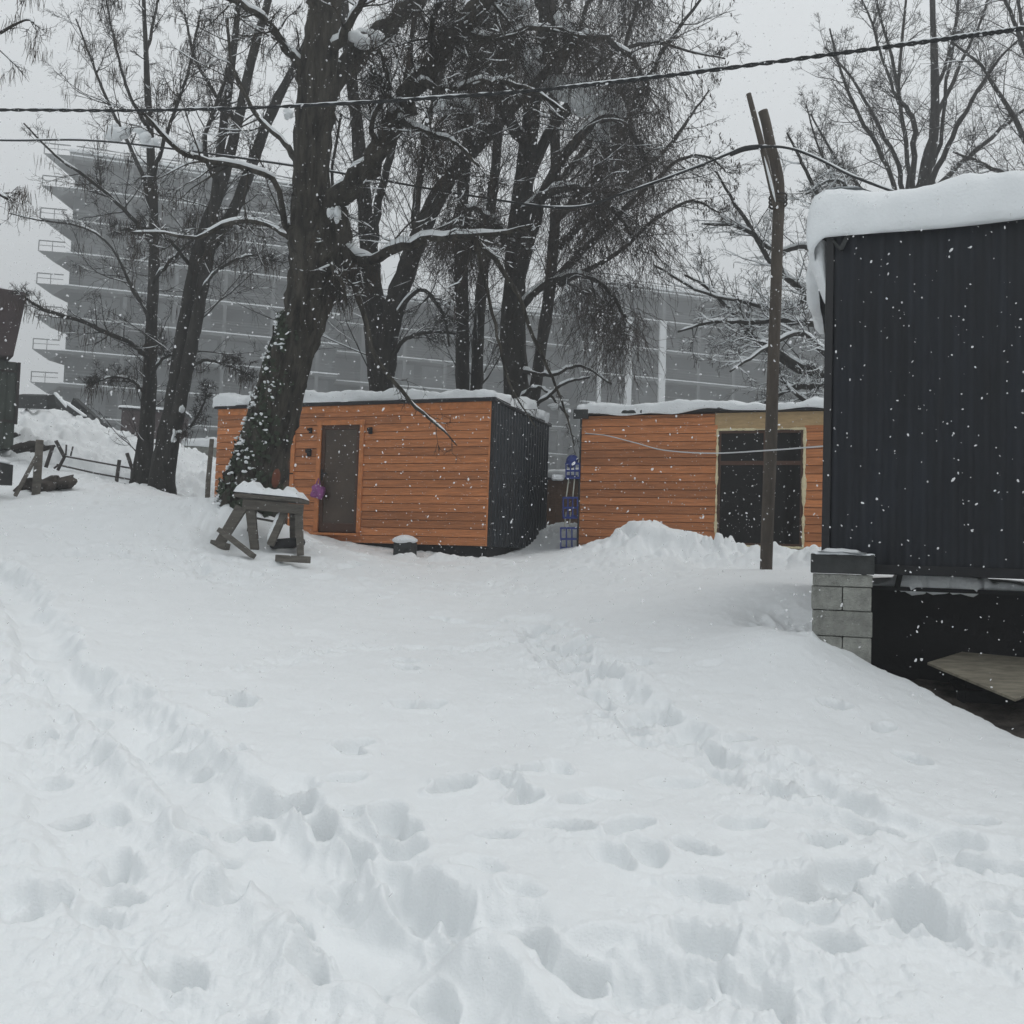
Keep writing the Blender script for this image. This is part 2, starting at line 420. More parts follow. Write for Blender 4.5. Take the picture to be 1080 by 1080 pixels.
    for q in [(240, 742), (255, 748), (375, 790), (372, 796), (430, 748), (452, 747), (481, 832), (480, 838), (358, 830), (420, 880), (408, 868),
              (525, 828), (540, 820), (545, 838), (555, 850), (520, 890), (210, 905), (125, 945), (232, 946), (190, 1030), (565, 815), (590, 812), (430, 712),
              (425, 705), (610, 850), (660, 885), (740, 905), (785, 875), (870, 890), (600, 1030), (880, 1000), (980, 985), (900, 940), (940, 960),
              (880, 745), (930, 770), (960, 800), (320, 1020), (455, 1045), (330, 995), (70, 870), (40, 960)]:
        p = ground_at(*q); prints.append((p[0], p[1], rng.uniform(0, 6.28), rng.uniform(.075, .12), rng.uniform(.08, .14)))
    for px_, py_, a, s, dep in prints:
        k = (np.abs(xn - px_) < s * 2.6) & (np.abs(yn - py_) < s * 2.6)
        if not k.any(): continue
        dx = xn[k] - px_ + warp[k] * .45; dy = yn[k] - py_ + warp[k] * .4
        u = (dx * math.cos(a) + dy * math.sin(a)) / s; v = (-dx * math.sin(a) + dy * math.cos(a)) / (s * .62)
        r = np.sqrt(u * u + v * v)
        h[k] += -dep * .9 / (1 + np.exp((r - .95) / .13)) + dep * .14 * np.exp(-((r - 1.35) / .25) ** 2)
    h = np.where(h < -.17, -.17 - (-.17 - h) * .5, h)
    h = np.where(h > .015, .015 + (h - .015) * .4, h)
    # drifts, chunks of trodden snow (round tops, sharp creases), grain
    h += .05 * noise2(xn / 1.9, yn / 1.9, 1) + .022 * noise2(xn / .8, yn / .8, 2)
    bil = lambda f, sd: np.abs(noise2(xn * f + .3 * noise2(xn * f * .7, yn * f * .7, sd + 70), yn * f, sd)) - .35
    chunk = .036 * bil(4.2, 11) + .028 * bil(9, 12) + .017 * bil(19, 13) + .010 * bil(38, 17)
    patch = np.clip(.55 + .9 * noise2(xn * 1.4, yn * 1.4, 33), .1, 1.2)
    trough = np.exp(-(seg_dist(xn, yn, pxpath(ruts[0][0], 40)) / .15) ** 4)
    rough = rough * patch * (1 - .75 * trough)
    crumbs = .05 * np.clip(noise2(xn * 13, yn * 13, 81) - .42, 0, 1) + .035 * np.clip(noise2(xn * 26, yn * 26, 82) - .45, 0, 1)
    h += rough * chunk * .8 + np.minimum(rough, 1) * crumbs + .006 * noise2(xn * 6, yn * 6, 14) + .003 * noise2(xn * 21, yn * 21, 15) + .0022 * noise2(xn * 48, yn * 48, 16) * (.4 + rough)
    clump = np.clip(noise2(xn * 2.6, yn * 2.6, 21) + .5 * noise2(xn * 6, yn * 6, 22), -.4, 1)
    h += hill * (.16 * clump + .12 * bil(3.5, 23) + .08 * bil(8, 24))
    far = np.clip((yn - 9) / 4, 0, 1) * np.clip((17.5 - yn) / 1.5, 0, 1)
    h += far * patch * (.045 * bil(3.0, 25) + .03 * bil(7, 26))
    # shovelled heap in front of the cabin on the right, ridges along the walls
    for q, rx, ry, hh in [((640, 588, 14.2), .55, .6, .15), ((672, 588, 14.0), .45, .5, .20), ((705, 588, 13.9), .5, .55, .22), ((742, 592, 13.6), .42, .45, .20), ((690, 594, 13.4), 1.3, .9, .12),
                          ((800, 595, 13.2), .5, .5, .12),
                          ((845, 600, 12.9), .5, .6, .22), ((765, 598, 13.3), .4, .5, .2), ((800, 599, 13.2), .4, .5, .16), ((875, 604, 12.4), .5, .5, .16), ((592, 566, 18.2), .8, .7, .22), ((430, 588, 14.9), .2, .2, .12),
                          ((470, 588, 14.8), .3, .2, .14), ((500, 590, 14.6), .4, .25, .08), ((270, 530, 13.3), .6, .5, .12), ((838, 640, 8.3), .35, .9, -.16)]:
        c = P(*q); g = np.exp(-(((xn - c[0]) / rx) ** 2 + ((yn - c[1]) / ry) ** 2) ** 1.3)
        h += g * hh * np.minimum(.85 + .5 * bil(2.6, 31) + .42 * bil(5, 32) + .16 * bil(10, 34), 1.08)
    z[near] += h
    # the cut by the container
    ins = inside(x, y, pit); dpit = seg_dist(x, y, pit, True) + .05 * noise2(x * 4, y * 4, 41) + .035 * noise2(x * 9, y * 9, 42) + .012 * noise2(x * 24, y * 24, 43)
    s = np.where(ins, dpit, -dpit)
    cut = 1 / (1 + np.exp(-(s - .03) / .028))
    roundo = np.exp(-np.maximum(-s, 0) / .10) * np.exp(-np.maximum(s, 0) / .1)
    z -= 1.0 * cut + .03 * roundo * (np.hypot(x, y) < 12)
    # behind the container the snow lies level with the top of the foundation wall
    u_ = (x - CON[0]) * math.cos(math.radians(YAW3)) + (y - CON[1]) * math.sin(math.radians(YAW3))
    n_ = -(x - CON[0]) * math.sin(math.radians(YAW3)) + (y - CON[1]) * math.cos(math.radians(YAW3))
    wgt = np.clip((n_ - .66) / .15, 0, 1) * np.clip((8 - n_) / 3, 0, 1) * np.clip((u_ - .15) / .2, 0, 1)
    z = z * (1 - wgt) + wgt * (1.40 + .03 * noise2(x * 3, y * 3, 51) + .12 * np.clip((n_ - 1.6) / .6, 0, 1))
    V = np.stack([x, y, z], -1)
    nr, nc = sh; idx = np.arange(nr * nc).reshape(nr, nc); nx = np.roll(idx, -1, 1)
    Q = np.stack([idx[:-1], idx[1:], nx[1:], nx[:-1]], -1).reshape(-1, 4)
    o = mesh_np('snow_ground', V, Q, M['snow'], smooth=True)
    return tagset(o, 'deep trampled snow with wheel ruts and footprints rising to the cabins', 'snow', kind='structure'), z.reshape(sh), th, rr
GROUND, GZ, GTH, GRR = build_ground()
def gz(x, y):
    """Height of the finished snow at x, y."""
    r = math.hypot(x, y); t = math.atan2(x, y)
    i = min(max(np.searchsorted(GRR, r), 1), len(GRR) - 1); j = int(np.argmin(np.abs(GTH - t)))
    return float(GZ[i, j])

def build_soil():
    u = np.linspace(-.1, 8.5, 120); n = np.linspace(-4.5, 1.3, 90)
    U, Nn = np.meshgrid(u, n); a = math.radians(YAW3)
    x = CON[0] + U * math.cos(a) - Nn * math.sin(a); y = CON[1] + U * math.sin(a) + Nn * math.cos(a)
    z = 1.6 - .98 + .05 * noise2(x * 2, y * 2, 61) + .03 * noise2(x * 7, y * 7, 62) + .015 * noise2(x * 17, y * 17, 63) - .10 * np.clip(-Nn, 0, 5)
    keep = inside(x.ravel(), y.ravel(), pit).reshape(x.shape) | (seg_dist(x.ravel(), y.ravel(), pit, True).reshape(x.shape) < .15)
    idx = np.arange(x.size).reshape(x.shape)
    Q = np.stack([idx[:-1, :-1], idx[:-1, 1:], idx[1:, 1:], idx[1:, :-1]], -1).reshape(-1, 4)
    Q = Q[keep.ravel()[Q].all(1)]
    o = mesh_np('soil_ground', np.stack([x, y, z], -1), Q, M['soil'], smooth=True)
    tagset(o, 'bare dark wet soil in the cut under the container', 'soil', kind='structure')
build_soil()

# ------------------------------------------------------------------ snow caps
def snow_cap(name, x0, x1, y0, y1, z, h, over, drop, parent, seed, amp=.04, label=None, scale=4.0, mat_=None):
    """A snow blanket on a flat rectangle. over/drop: (front, right, back, left)."""
    rc = min(.07, .22 * min(x1 - x0, y1 - y0)); pts = []; nor = []; wts = []
    cs = [(x1 - rc, y0 + rc, -90, 0, 1), (x1 - rc, y1 - rc, 0, 1, 2), (x0 + rc, y1 - rc, 90, 2, 3), (x0 + rc, y0 + rc, 180, 3, 0)]
    for c, (ccx, ccy, a0, s0, s1) in enumerate(cs):
        for k in range(9):
            a = math.radians(a0 + 90 * k / 8); pts.append((ccx + rc * math.cos(a), ccy + rc * math.sin(a))); nor.append((math.cos(a), math.sin(a)))
            wv = [0] * 4; wv[s0] += 1 - k / 8; wv[s1] += k / 8; wts.append(wv)
        nxt = cs[(c + 1) % 4]
        a1 = math.radians(a0 + 90)
        p = np.array([ccx + rc * math.cos(a1), ccy + rc * math.sin(a1)])
        q = np.array([nxt[0] + rc * math.cos(a1), nxt[1] + rc * math.sin(a1)])
        n = max(4, int(np.linalg.norm(q - p) / .06))
        for k in range(1, n):
            pts.append(tuple(p + (q - p) * k / n)); nor.append((math.cos(a1), math.sin(a1))); wv = [0] * 4; wv[s1] = 1; wts.append(wv)
    pts = np.array(pts); nor = np.array(nor); wts = np.array(wts, float)
    o = wts @ np.array(over); d = wts @ np.array(drop)
    per = np.stack([pts[:, 0], pts[:, 1], np.zeros(len(pts))], -1)
    d = d * (1 + .5 * lump(per, seed + 7, scale)); o = o * (1 + .3 * lump(per, seed + 8, scale))
    prof = [(0, .02, 0, -1), (.5, 0, .0, -1.0), (.85, 0, 0, -.75), (1.0, 0, .1, -.3), (1.0, 0, .4, 0), (.85, 0, .62, 0), (.5, -.01, .82, 0),
            (0, -.05, .94, 0), (0, -.16, 1.0, 0), (0, -.32, 1.02, 0)]
    rings = []
    for ko, ka, kh, kd in prof:
        off = o * ko + ka
        zz = z + kh * h + kd * d
        rings.append(np.stack([pts[:, 0] + nor[:, 0] * off, pts[:, 1] + nor[:, 1] * off, zz], -1))
    mx, my = (x0 + x1) / 2, (y0 + y1) / 2
    last = rings[-1]; hx = max(0, (x1 - x0) / 2 - (y1 - y0) / 2)
    cen = np.stack([np.clip(last[:, 0], mx - hx, mx + hx), np.full(len(pts), my), last[:, 2] + .03], -1)
    for f in (.2, .4, .6, .8, 1.0): rings.append(last * (1 - f) + cen * f)
    V = np.array(rings); nr, nc = V.shape[:2]
    hw = np.clip((V[..., 2] - z) / h + .15, 0, 1)
    flat = V.reshape(-1, 3)
    disp = (amp * lump(flat, seed, scale) + amp * .5 * lump(flat, seed + 1, scale * 3) + amp * .22 * lump(flat, seed + 4, scale * 8)).reshape(nr, nc)
    V[..., 2] += disp * hw
    V[1:8, :, :2] += (nor[None] * ((amp * .6 * lump(flat, seed + 2, scale * 1.6) + amp * .35 * lump(flat, seed + 3, scale * 5)).reshape(nr, nc)[1:8, :, None]))
    idx = np.arange(nr * nc).reshape(nr, nc); nx = np.roll(idx, -1, 1)
    Q = np.stack([idx[:-1], nx[:-1], nx[1:], idx[1:]], -1).reshape(-1, 4)
    ob = mesh_np(name, V.reshape(-1, 3), Q, mat_ or M['snow_roof'], parent, smooth=True)
    if label: ob['label'] = label
    return ob

def corrugated(x0, x1, z0, z1, y, period, depth, axis='x', face=-1):
    """Trapezoid sheet as vertices and quads: along x at y, or along y (axis='y') at x=y."""
    n = int((x1 - x0) / period); prof = []
    for i in range(n):
        b = x0 + i * period
        prof += [(b, 0), (b + period * .42, 0), (b + period * .5, depth), (b + period * .88, depth), (b + period * .999, 0)]
    prof.append((x1, 0)); V = []; Q = []
    for a, dpt in prof:
        for zz in (z0, z1):
            V.append((a, y + face * dpt, zz) if axis == 'x' else (y + face * dpt, a, zz))
    for i in range(len(prof) - 1): Q.append((2 * i, 2 * i + 2, 2 * i + 3, 2 * i + 1))
    return V, Q

# ------------------------------------------------------------------ wooden cabins
def boards(mb, u0, u1, H, holes, rng, pitch=.140, t=.022, y=0.0):
    """Horizontal boards between u0 and u1 with rectangular holes (u0,u1,z0,z1)."""
    z = 0.0
    while z < H - .02:
        z1 = min(z + pitch - .008, H)
        xs = [(u0, u1)]
        for a, b, c, d in holes:
            if z1 > c + .02 and z < d - .02:
                nxs = []
                for p, q in xs:
                    if b <= p or a >= q: nxs.append((p, q)); continue
                    if a > p: nxs.append((p, a))
                    if b < q: nxs.append((b, q))
                xs = nxs
        for p, q in xs:
            cuts = [p]
            if q - p > 3: cuts.append(p + (q - p) * rng.uniform(.3, .7))
            cuts.append(q)
            for i in range(len(cuts) - 1):
                a, b = cuts[i] + (.0015 if i else 0), cuts[i + 1]; tn = rng.random(); lean = rng.uniform(0, .004)
                V = [(a, y - t - .006, z), (b, y - t - .006 - lean, z), (b, y, z), (a, y, z), (a, y - t + .004, z1), (b, y - t + .004 - lean, z1), (b, y, z1), (a, y, z1)]
                mb.add(V, [(0, 3, 2, 1), (4, 5, 6, 7), (0, 1, 5, 4), (1, 2, 6, 5), (2, 3, 7, 6), (3, 0, 4, 7)], tn)
        z += pitch
    return mb

def make_door(parent, u0, u1, z0, z1, name='door', tw=.085, handle=True, side='left'):
    """Glazed door: opening u0..u1, z0..z1 in the wall's plane."""
    d = MB().box(u0, u0 + .07, -.012, .03, z0, z1).box(u1 - .07, u1, -.012, .03, z0, z1) \
        .box(u0 + .07, u1 - .07, -.012, .03, z1 - .08, z1).box(u0 + .07, u1 - .07, -.012, .03, z0, z0 + .16).build(name, M['frame_dark'], parent, bevel=.004)
    MB().box(u0 + .07, u1 - .07, .004, .02, z0 + .16, z1 - .08).build('glass_pane', M['door_glass'], d)
    if handle:
        hx = u0 + .035 if side == 'left' else u1 - .035
        MB().box(hx - .018, hx + .018, -.022, -.012, z0 + .92, z0 + 1.12).bar((hx, -.05, z0 + 1.04), (hx + .11, -.05, z0 + 1.04), .02, .02) \
            .bar((hx, -.05, z0 + 1.04), (hx, -.012, z0 + 1.04), .02, .02, ref=(0, 0, 1)).build('handle', M['black_steel'], d)
    MB().box(u0 - tw, u0, -.045, -.01, z0, z1).box(u1, u1 + tw, -.045, -.01, z0, z1).box(u0 - tw - .01, u1 + tw + .01, -.048, -.01, z1, z1 + tw).build('door_trim', M['wood_trim'], parent, bevel=.004)
    return d

rngc = random.Random(11)
def cabin_left():
    t = thing('wooden_cabin', CAB1, 'orange wooden cabin with glazed doors and dark metal end wall behind the ivy-clad trunk', 'cabin', YAW1)
    uv = lambda px, py: wall_uv(px, py, CAB1, YAW1)
    d0, _ = uv(340.5, 450); d1, dz1 = uv(381, 448); _, dz0 = uv(355, 561)
    e1, _ = uv(309, 450); e0 = e1 - (d1 - d0)
    holes = [(d0, d1, dz0, dz1), (e0, e1, dz0, dz1)]
    MB().box(-L1 + .04, -.03, .06, .10, .0, H1 - .01).build('wall_backing', M['void'], t)
    boards(MB(), -L1, -.03, H1 - .13, holes, rngc).build('board_cladding', M['wood'], t, bevel=.002)
    MB().box(-L1, -.03, -.03, .002, H1 - .13, H1 - .01).build('fascia_board', M['wood_trim'], t)
    MB().box(-.055, -.022, -.036, .0, 0, H1 - .012).build('corner_trim', M['wood_trim'], t, bevel=.003)
    make_door(t, d0, d1, dz0, dz1)
    make_door(t, e0, e1, dz0, dz1, side='right')
    V, Q = corrugated(.0, D1, 0, H1 - .01, .0, .15, .028, 'y', 1)
    o = mesh_np('metal_side_wall', V, Q, M['anthracite'], t)
    o['label'] = 'dark grey ribbed metal end wall'
    MB().box(-.022, .035, -.04, .02, -.02, H1 - .012).build('corner_flashing', M['flash'], t, bevel=.004)
    MB().box(-L1, -L1 + .03, .05, D1, 0, H1 - .01).box(-L1, 0, D1 - .03, D1, 0, H1 - .01).build('rear_wall', M['anthracite'], t)
    MB().box(-L1 + .1, -.06, .06, .2, -.32, -.002).box(-L1 + .1, -.06, D1 - .3, D1 - .1, -.32, -.002).box(-.2, -.06, .2, D1 - .3, -.32, -.002).build('base_frame', M['black_steel'], t)
    MB().box(-L1 - .06, .06, -.075, D1 + .04, H1 - .008, H1 + .055).build('roof', M['flash'], t, bevel=.006)
    snow_cap('roof_snow', -L1 - .06, .05, -.06, D1 + .03, H1 + .056, .17, (-.01, .01, .03, .05), (.012, .03, .03, .02), t, 3, .065, scale=3.4)
    # step plate under the door, wall lamps
    MB().box(d0 - .1, d1 + .1, -.16, -.05, dz0 - .06, dz0 - .02).build('door_sill', M['wood_trim'], t, bevel=.004)
    for px, py, s in ((329, 454.5, .05), (327.5, 477.5, .07), (392, 454.5, .06)):
        u, z = uv(px, py)
        MB().box(u - s * .6, u + s * .6, -.06, -.028, z - s, z + s).bar((u, -.06, z + s * .4), (u, -.12, z + s * .2), s * 1.1, s * .9, ref=(0, 0, 1)).build('wall_lamp', M['black_steel'], t, bevel=.006)
    return t
cabin_left()

def cabin_right():
    t = thing('wooden_cabin', CAB2, 'orange wooden cabin with one wide dark window edged in pale foam behind the crooked pole', 'cabin', YAW2)
    uv = lambda px, py: wall_uv(px, py, CAB2, YAW2)
    u0, z1 = uv(757, 453.5); u1, _ = uv(849, 452.5); _, z0 = uv(753, 575.5)
    Lc, Dc = 5.6, 2.6
    MB().box(0.04, Lc, .065, .10, -.25, H1).build('wall_backing', M['void'], t)
    mb = boards(MB(), 0.0, Lc, H1 - .02 + .28, [(u0, u1, z0 + .28, z1 + .28), (u0 - .05, Lc + .1, H1 - .13 + .28 - .06, 9)], rngc)
    mb.v = [(a, b, c - .28) for a, b, c in mb.v]
    mb.build('board_cladding', M['wood'], t, bevel=.002)
    MB().box(u0 - .045, Lc, -.020, .002, z1 + .005, H1 - .01).build('plywood_strip', M['ply'], t)
    MB().box(-.03, 0, -.04, .05, -.25, H1).build('corner_trim', M['slab_dark'], t, bevel=.003)
    wn = MB().box(u0, u0 + .06, .0, .05, z0, z1).box(u1 - .06, u1, .0, .05, z0, z1).box(u0 + .06, u1 - .06, .0, .05, z1 - .06, z1).box(u0 + .06, u1 - .06, .0, .05, z0, z0 + .06) \
        .box((u0 + u1) / 2 + .05, (u0 + u1) / 2 + .12, .002, .048, z0 + .06, z1 - .06).box(u0 + .06, (u0 + u1) / 2 + .05, .002, .048, z0 + 1.38, z0 + 1.45) \
        .box((u0 + u1) / 2 + .12, u1 - .06, .002, .048, z0 + 1.38, z0 + 1.45).build('window', M['frame_dark'], t, bevel=.004)
    MB().box(u0 + .05, u1 - .05, .022, .034, z0 + .05, z1 - .05).build('glass_pane', M['glass'], wn)
    # squeezed-out mounting foam all round the opening
    rg = np.random.default_rng(4); c = [(u0, z0), (u0, z1), (u1, z1), (u1, z0), (u0, z0)]; pts = []
    for (a, b), (e, f) in zip(c[:-1], c[1:]):
        n = int(math.hypot(e - a, f - b) / .035)
        for k in range(n): pts.append((a + (e - a) * k / n, b + (f - b) * k / n))
    pts = np.array(pts); ring = []
    rad = np.clip(.026 + .013 * np.convolve(rg.normal(size=len(pts) + 4), np.ones(5) / 2.2, 'valid'), .010, .055)
    side = (np.abs(pts[:, 0] - u0) < .01) | (np.abs(pts[:, 0] - u1) < .01)
    rad = np.where(side, rad * .78, np.clip(rad, .008, .026) * .85)
    p3 = np.stack([pts[:, 0], np.full(len(pts), -.018), pts[:, 1]], -1)
    p3 = np.vstack([p3, p3[:1]]); rad = np.append(rad, rad[0])
    V, Q = tubes(p3[None], rad[None], 8)
    mesh_np('foam_edging', V, Q, M['foam'], t, smooth=True)
    MB().box(0, .03, .05, Dc, -.25, H1).box(0, Lc, Dc - .03, Dc, -.25, H1).build('rear_wall', M['anthracite'], t)
    MB().box(-.10, Lc, -.10, Dc + .06, H1 + .002, H1 + .075).build('roof', M['flash'], t, bevel=.006)
    MB().box(-.14, .14, -.125, -.098, H1 - .08, H1 + .09).box(.14, 1.1, -.118, -.098, H1 + .0, H1 + .06).build('gutter_end', M['slab_dark'], t, bevel=.01)
    snow_cap('roof_snow', -.06, Lc, -.10, Dc + .03, H1 + .076, .115, (.035, .03, .03, .02), (.07, .03, .03, .02), t, 13, .035, scale=4.0)
cabin_right()

# ------------------------------------------------------------------ dark container on the right
def container():
    t = thing('container_cabin', CON, 'dark anthracite ribbed metal container on supports under a thick overhanging snow cap', 'container', YAW3)
    Lc, Dc, Hc = 6.4, 2.5, 2.86
    V, Q = corrugated(.0, Lc, .046, Hc, .0, .115, .018, 'x', -1)
    mesh_np('ribbed_wall', V, Q, M['anthracite2'], t)
    MB().box(.0, .04, .02, Dc, 0, Hc).box(0.04, Lc, Dc - .04, Dc, 0, Hc).box(Lc - .04, Lc, .02, Dc - .04, 0, Hc).build('rear_wall', M['anthracite2'], t)
    MB().box(.041, Lc - .041, .03, Dc - .041, .004, .05).build('floor_deck', M['black_steel'], t)
    MB().box(-.02, .045, -.03, .015, -.0, Hc + .0).build('corner_flashing', M['flash'], t, bevel=.006)
    MB().box(.14, Lc, -.045, .05, -.035, .045).build('base_beam', M['black_steel'], t, bevel=.004)
    for u in (.33, .62, 1.9, 3.0):
        MB().bar((u, .40, -.004), (u - .03, .42, -.15), .045, .045).build('support_leg', M['black_steel'], t)
    MB().box(-.08, Lc, -.03, Dc + .05, Hc + .002, Hc + .05).build('roof', M['flash'], t, bevel=.006)
    MB().bar((.16, -.03, Hc - .002), (.10, -.055, Hc - .14), .035, .02).bar((.04, -.03, Hc - .05), (.10, -.055, Hc - .14), .02, .02).build('eaves_bracket', M['slab_dark'], t)
    sc = snow_cap('roof_snow', -.10, Lc, -.04, Dc + .05, Hc + .052, .39, (.075, .05, .06, .13), (.075, .06, .06, .16), t, 23, .045, scale=2.6)
    # the tongue of snow that has slid over the left edge
    n = 14; Vs = []; Qs = []
    for k in range(n):
        f = k / (n - 1); wz = Hc + .12 - f * .58
        wx = (.175 * (1 - f) ** .6 + .01) * (1 + .10 * math.sin(5 * f))
        for j in range(16):
            a = j / 16 * 2 * math.pi
            Vs.append((min(-.004, -wx * .45 + wx * .62 * math.cos(a)), .52 + (.52 * (1 - .45 * f)) * math.sin(a), wz + .03 * math.sin(3 * a + f)))
    for k in range(n - 1):
        for j in range(16):
            Qs.append((k * 16 + j, k * 16 + (j + 1) % 16, (k + 1) * 16 + (j + 1) % 16, (k + 1) * 16 + j))
    o = mesh_np('snow_tongue', Vs, Qs, M['snow_roof'], t, smooth=True)
    o['label'] = 'tongue of snow slid over the roof edge'
container()

def foundation():
    t = thing('foundation_wall', (*cxy(.3, .47), .4), 'black tarred foundation wall in the shade below the container', 'wall', YAW3)
    MB().box(-.15, 6, 0, .12, -.1, 1.02).build('wall_face', M['found'], t)
    MB().box(-.18, 6, -.05, .16, 1.02, 1.055).build('top_plank', M['black_steel'], t)
    rg = np.random.default_rng(8); xs = np.linspace(.02, 3.4, 60)
    r = np.clip(.062 + .03 * np.convolve(rg.normal(size=64), np.ones(5) / 2.4, 'valid') + .02 * np.sin(xs * 2.2), .02, .12); r[0] = r[-1] = .004
    V, Q = tubes(np.stack([xs, .06 + .02 * rg.normal(size=60), 1.05 + r * .3], -1)[None], r[None], 10)
    mesh_np('ledge_snow', V, Q, M['snow_roof'], t, smooth=True)
foundation()

def pillar():
    o = P(856, 640, 7.62); ex = P(920, 640, 7.48); yaw = math.degrees(math.atan2(ex[1] - o[1], ex[0] - o[0]))
    wd = float(np.hypot(*(ex - o)[:2]))
    hz = lambda py: float(P(888, py, 7.55)[2])
    base = hz(700) - .15
    t = thing('block_pillar', (o[0], o[1], base), 'pale concrete block pillar standing in snow under the container corner', 'pillar', yaw)
    rg = random.Random(2)
    zs = [0, hz(671.5) - base, hz(644) - base, hz(619) - base, hz(605.5) - base]
    rows = [([0, .52, 1], 0), ([0, 1], .006), ([0, .52, 1], -.004), ([0, 1], .004)]
    for (cuts, dx), za, zb in zip(rows, zs[:-1], zs[1:]):
        for a, b in zip(cuts[:-1], cuts[1:]):
            MB().box(a * wd + .003 + dx, b * wd - .003 + dx, dx, .40 + dx, za + .003, zb - .003, rg.random()).build('concrete_block', M['block'], t, bevel=.008)
    z0, z1 = hz(605.5), hz(584.5)
    q = thing('timber_beam', (o[0], o[1], z0), 'short dark wet timber with a thin snow crust on top of the block pillar', 'timber', yaw)
    MB().box(-.012, wd + .012, -.02, .24, .003, z1 - z0).build('timber', M['slab_dark'], q, bevel=.008)
    snow_cap('snow_crust', -.01, wd + .008, -.02, .24, z1 - z0 + .001, .034, (.006,) * 4, (.006,) * 4, q, 33, .012, scale=6)
pillar()

def plywood():
    A, B, C = P(978, 698.5, 7.55), P(1061, 673, 8.4), P(1071, 737, 6.6)
    D = B + C - A; nrm = np.cross(C - A, B - A); nrm /= np.linalg.norm(nrm)
    if nrm[2] < 0: nrm = -nrm
    cen = (A + D) / 2
    t = thing('plywood_sheet', cen, 'weathered brown plywood sheet lying tilted on dark blocks under the container', 'board')
    V = np.array([A, C, D, B, A - nrm * .022, C - nrm * .022, D - nrm * .022, B - nrm * .022]) - cen
    MB().add(V, [(0, 1, 2, 3), (7, 6, 5, 4), (0, 4, 5, 1), (1, 5, 6, 2), (2, 6, 7, 3), (3, 7, 4, 0)]).build('sheet', M['plate'], t, bevel=.003)
    zt = cen - nrm * .024
    s = thing('dark_crate', (zt[0], zt[1], .45), 'black crate holding up the plywood sheet in the cut', 'crate', YAW3)
    b = MB()
    for dx in (-.42, .36): b.box(dx, dx + .06, -.42, .42, 0, zt[2] - .45 - .16)
    for dz in (0, .12, .24): b.box(-.36, .36, -.40, -.37, .03 + dz * .9, .12 + dz * .9)
    b.box(-.36, .36, -.36, .40, .02, .14).build('crate_boards', M['found'], s, bevel=.004)
plywood()

# ------------------------------------------------------------------ trees
def lv(rng, P0, D, Ln, R, N, wig, trop, tip=.25):
    """One level of branches: wandering polylines. trop = (0,0,z) pull per unit."""
    B = len(P0); pts = np.zeros((B, N, 3)); pts[:, 0] = P0; d = D / (np.linalg.norm(D, axis=1, keepdims=True) + 1e-9)
    st = (Ln / (N - 1))[:, None]
    for i in range(1, N):
        d = d + rng.normal(size=(B, 3)) * wig + np.array([0, 0, trop])
        d /= np.linalg.norm(d, axis=1, keepdims=True)
        pts[:, i] = pts[:, i - 1] + d * st
    rad = R[:, None] * np.linspace(1, tip, N)[None]
    return pts, rad
def kids(rng, pts, rad, c, t0, t1, ang, asd, ratio, rr, rmin=.0, lens=None, lmin=.1):
    """c children per branch: start points, directions, lengths, radii."""
    B, N, _ = pts.shape
    t = rng.uniform(t0, t1, (B, c)) * (N - 1); i = np.minimum(t.astype(int), N - 2); f = (t - i)[..., None]
    b = np.arange(B)[:, None]
    p = pts[b, i] * (1 - f) + pts[b, i + 1] * f
    T = pts[b, i + 1] - pts[b, i]; T /= np.linalg.norm(T, axis=2, keepdims=True) + 1e-9
    q = rng.normal(size=(B, c, 3)); q -= (q * T).sum(2, keepdims=True) * T; q /= np.linalg.norm(q, axis=2, keepdims=True) + 1e-9
    a = np.radians(rng.normal(ang, asd, (B, c)))[..., None]
    D = T * np.cos(a) + q * np.sin(a)
    Lp = np.linalg.norm(np.diff(pts, axis=1), axis=2).sum(1) if lens is None else lens
    ln = np.maximum(Lp[:, None] * ratio * (1.15 - .75 * t / (N - 1)) * rng.uniform(.6, 1.3, (B, c)), lmin)
    r = np.maximum((rad[b, i] * (1 - f[..., 0]) + rad[b, i + 1] * f[..., 0]) * rr, rmin)
    return p.reshape(-1, 3), D.reshape(-1, 3), ln.ravel(), r.ravel()
def limb(pts, n=26):
    """Traced limb: rows (px, py, width in px, distance) -> polyline and radii."""
    s = smooth_path(np.array(pts, float), n)
    return np.array([P(a, b, d) for a, b, w_, d in s]), np.array([max(.15, w_) * d / F / 2 for a, b, w_, d in s])
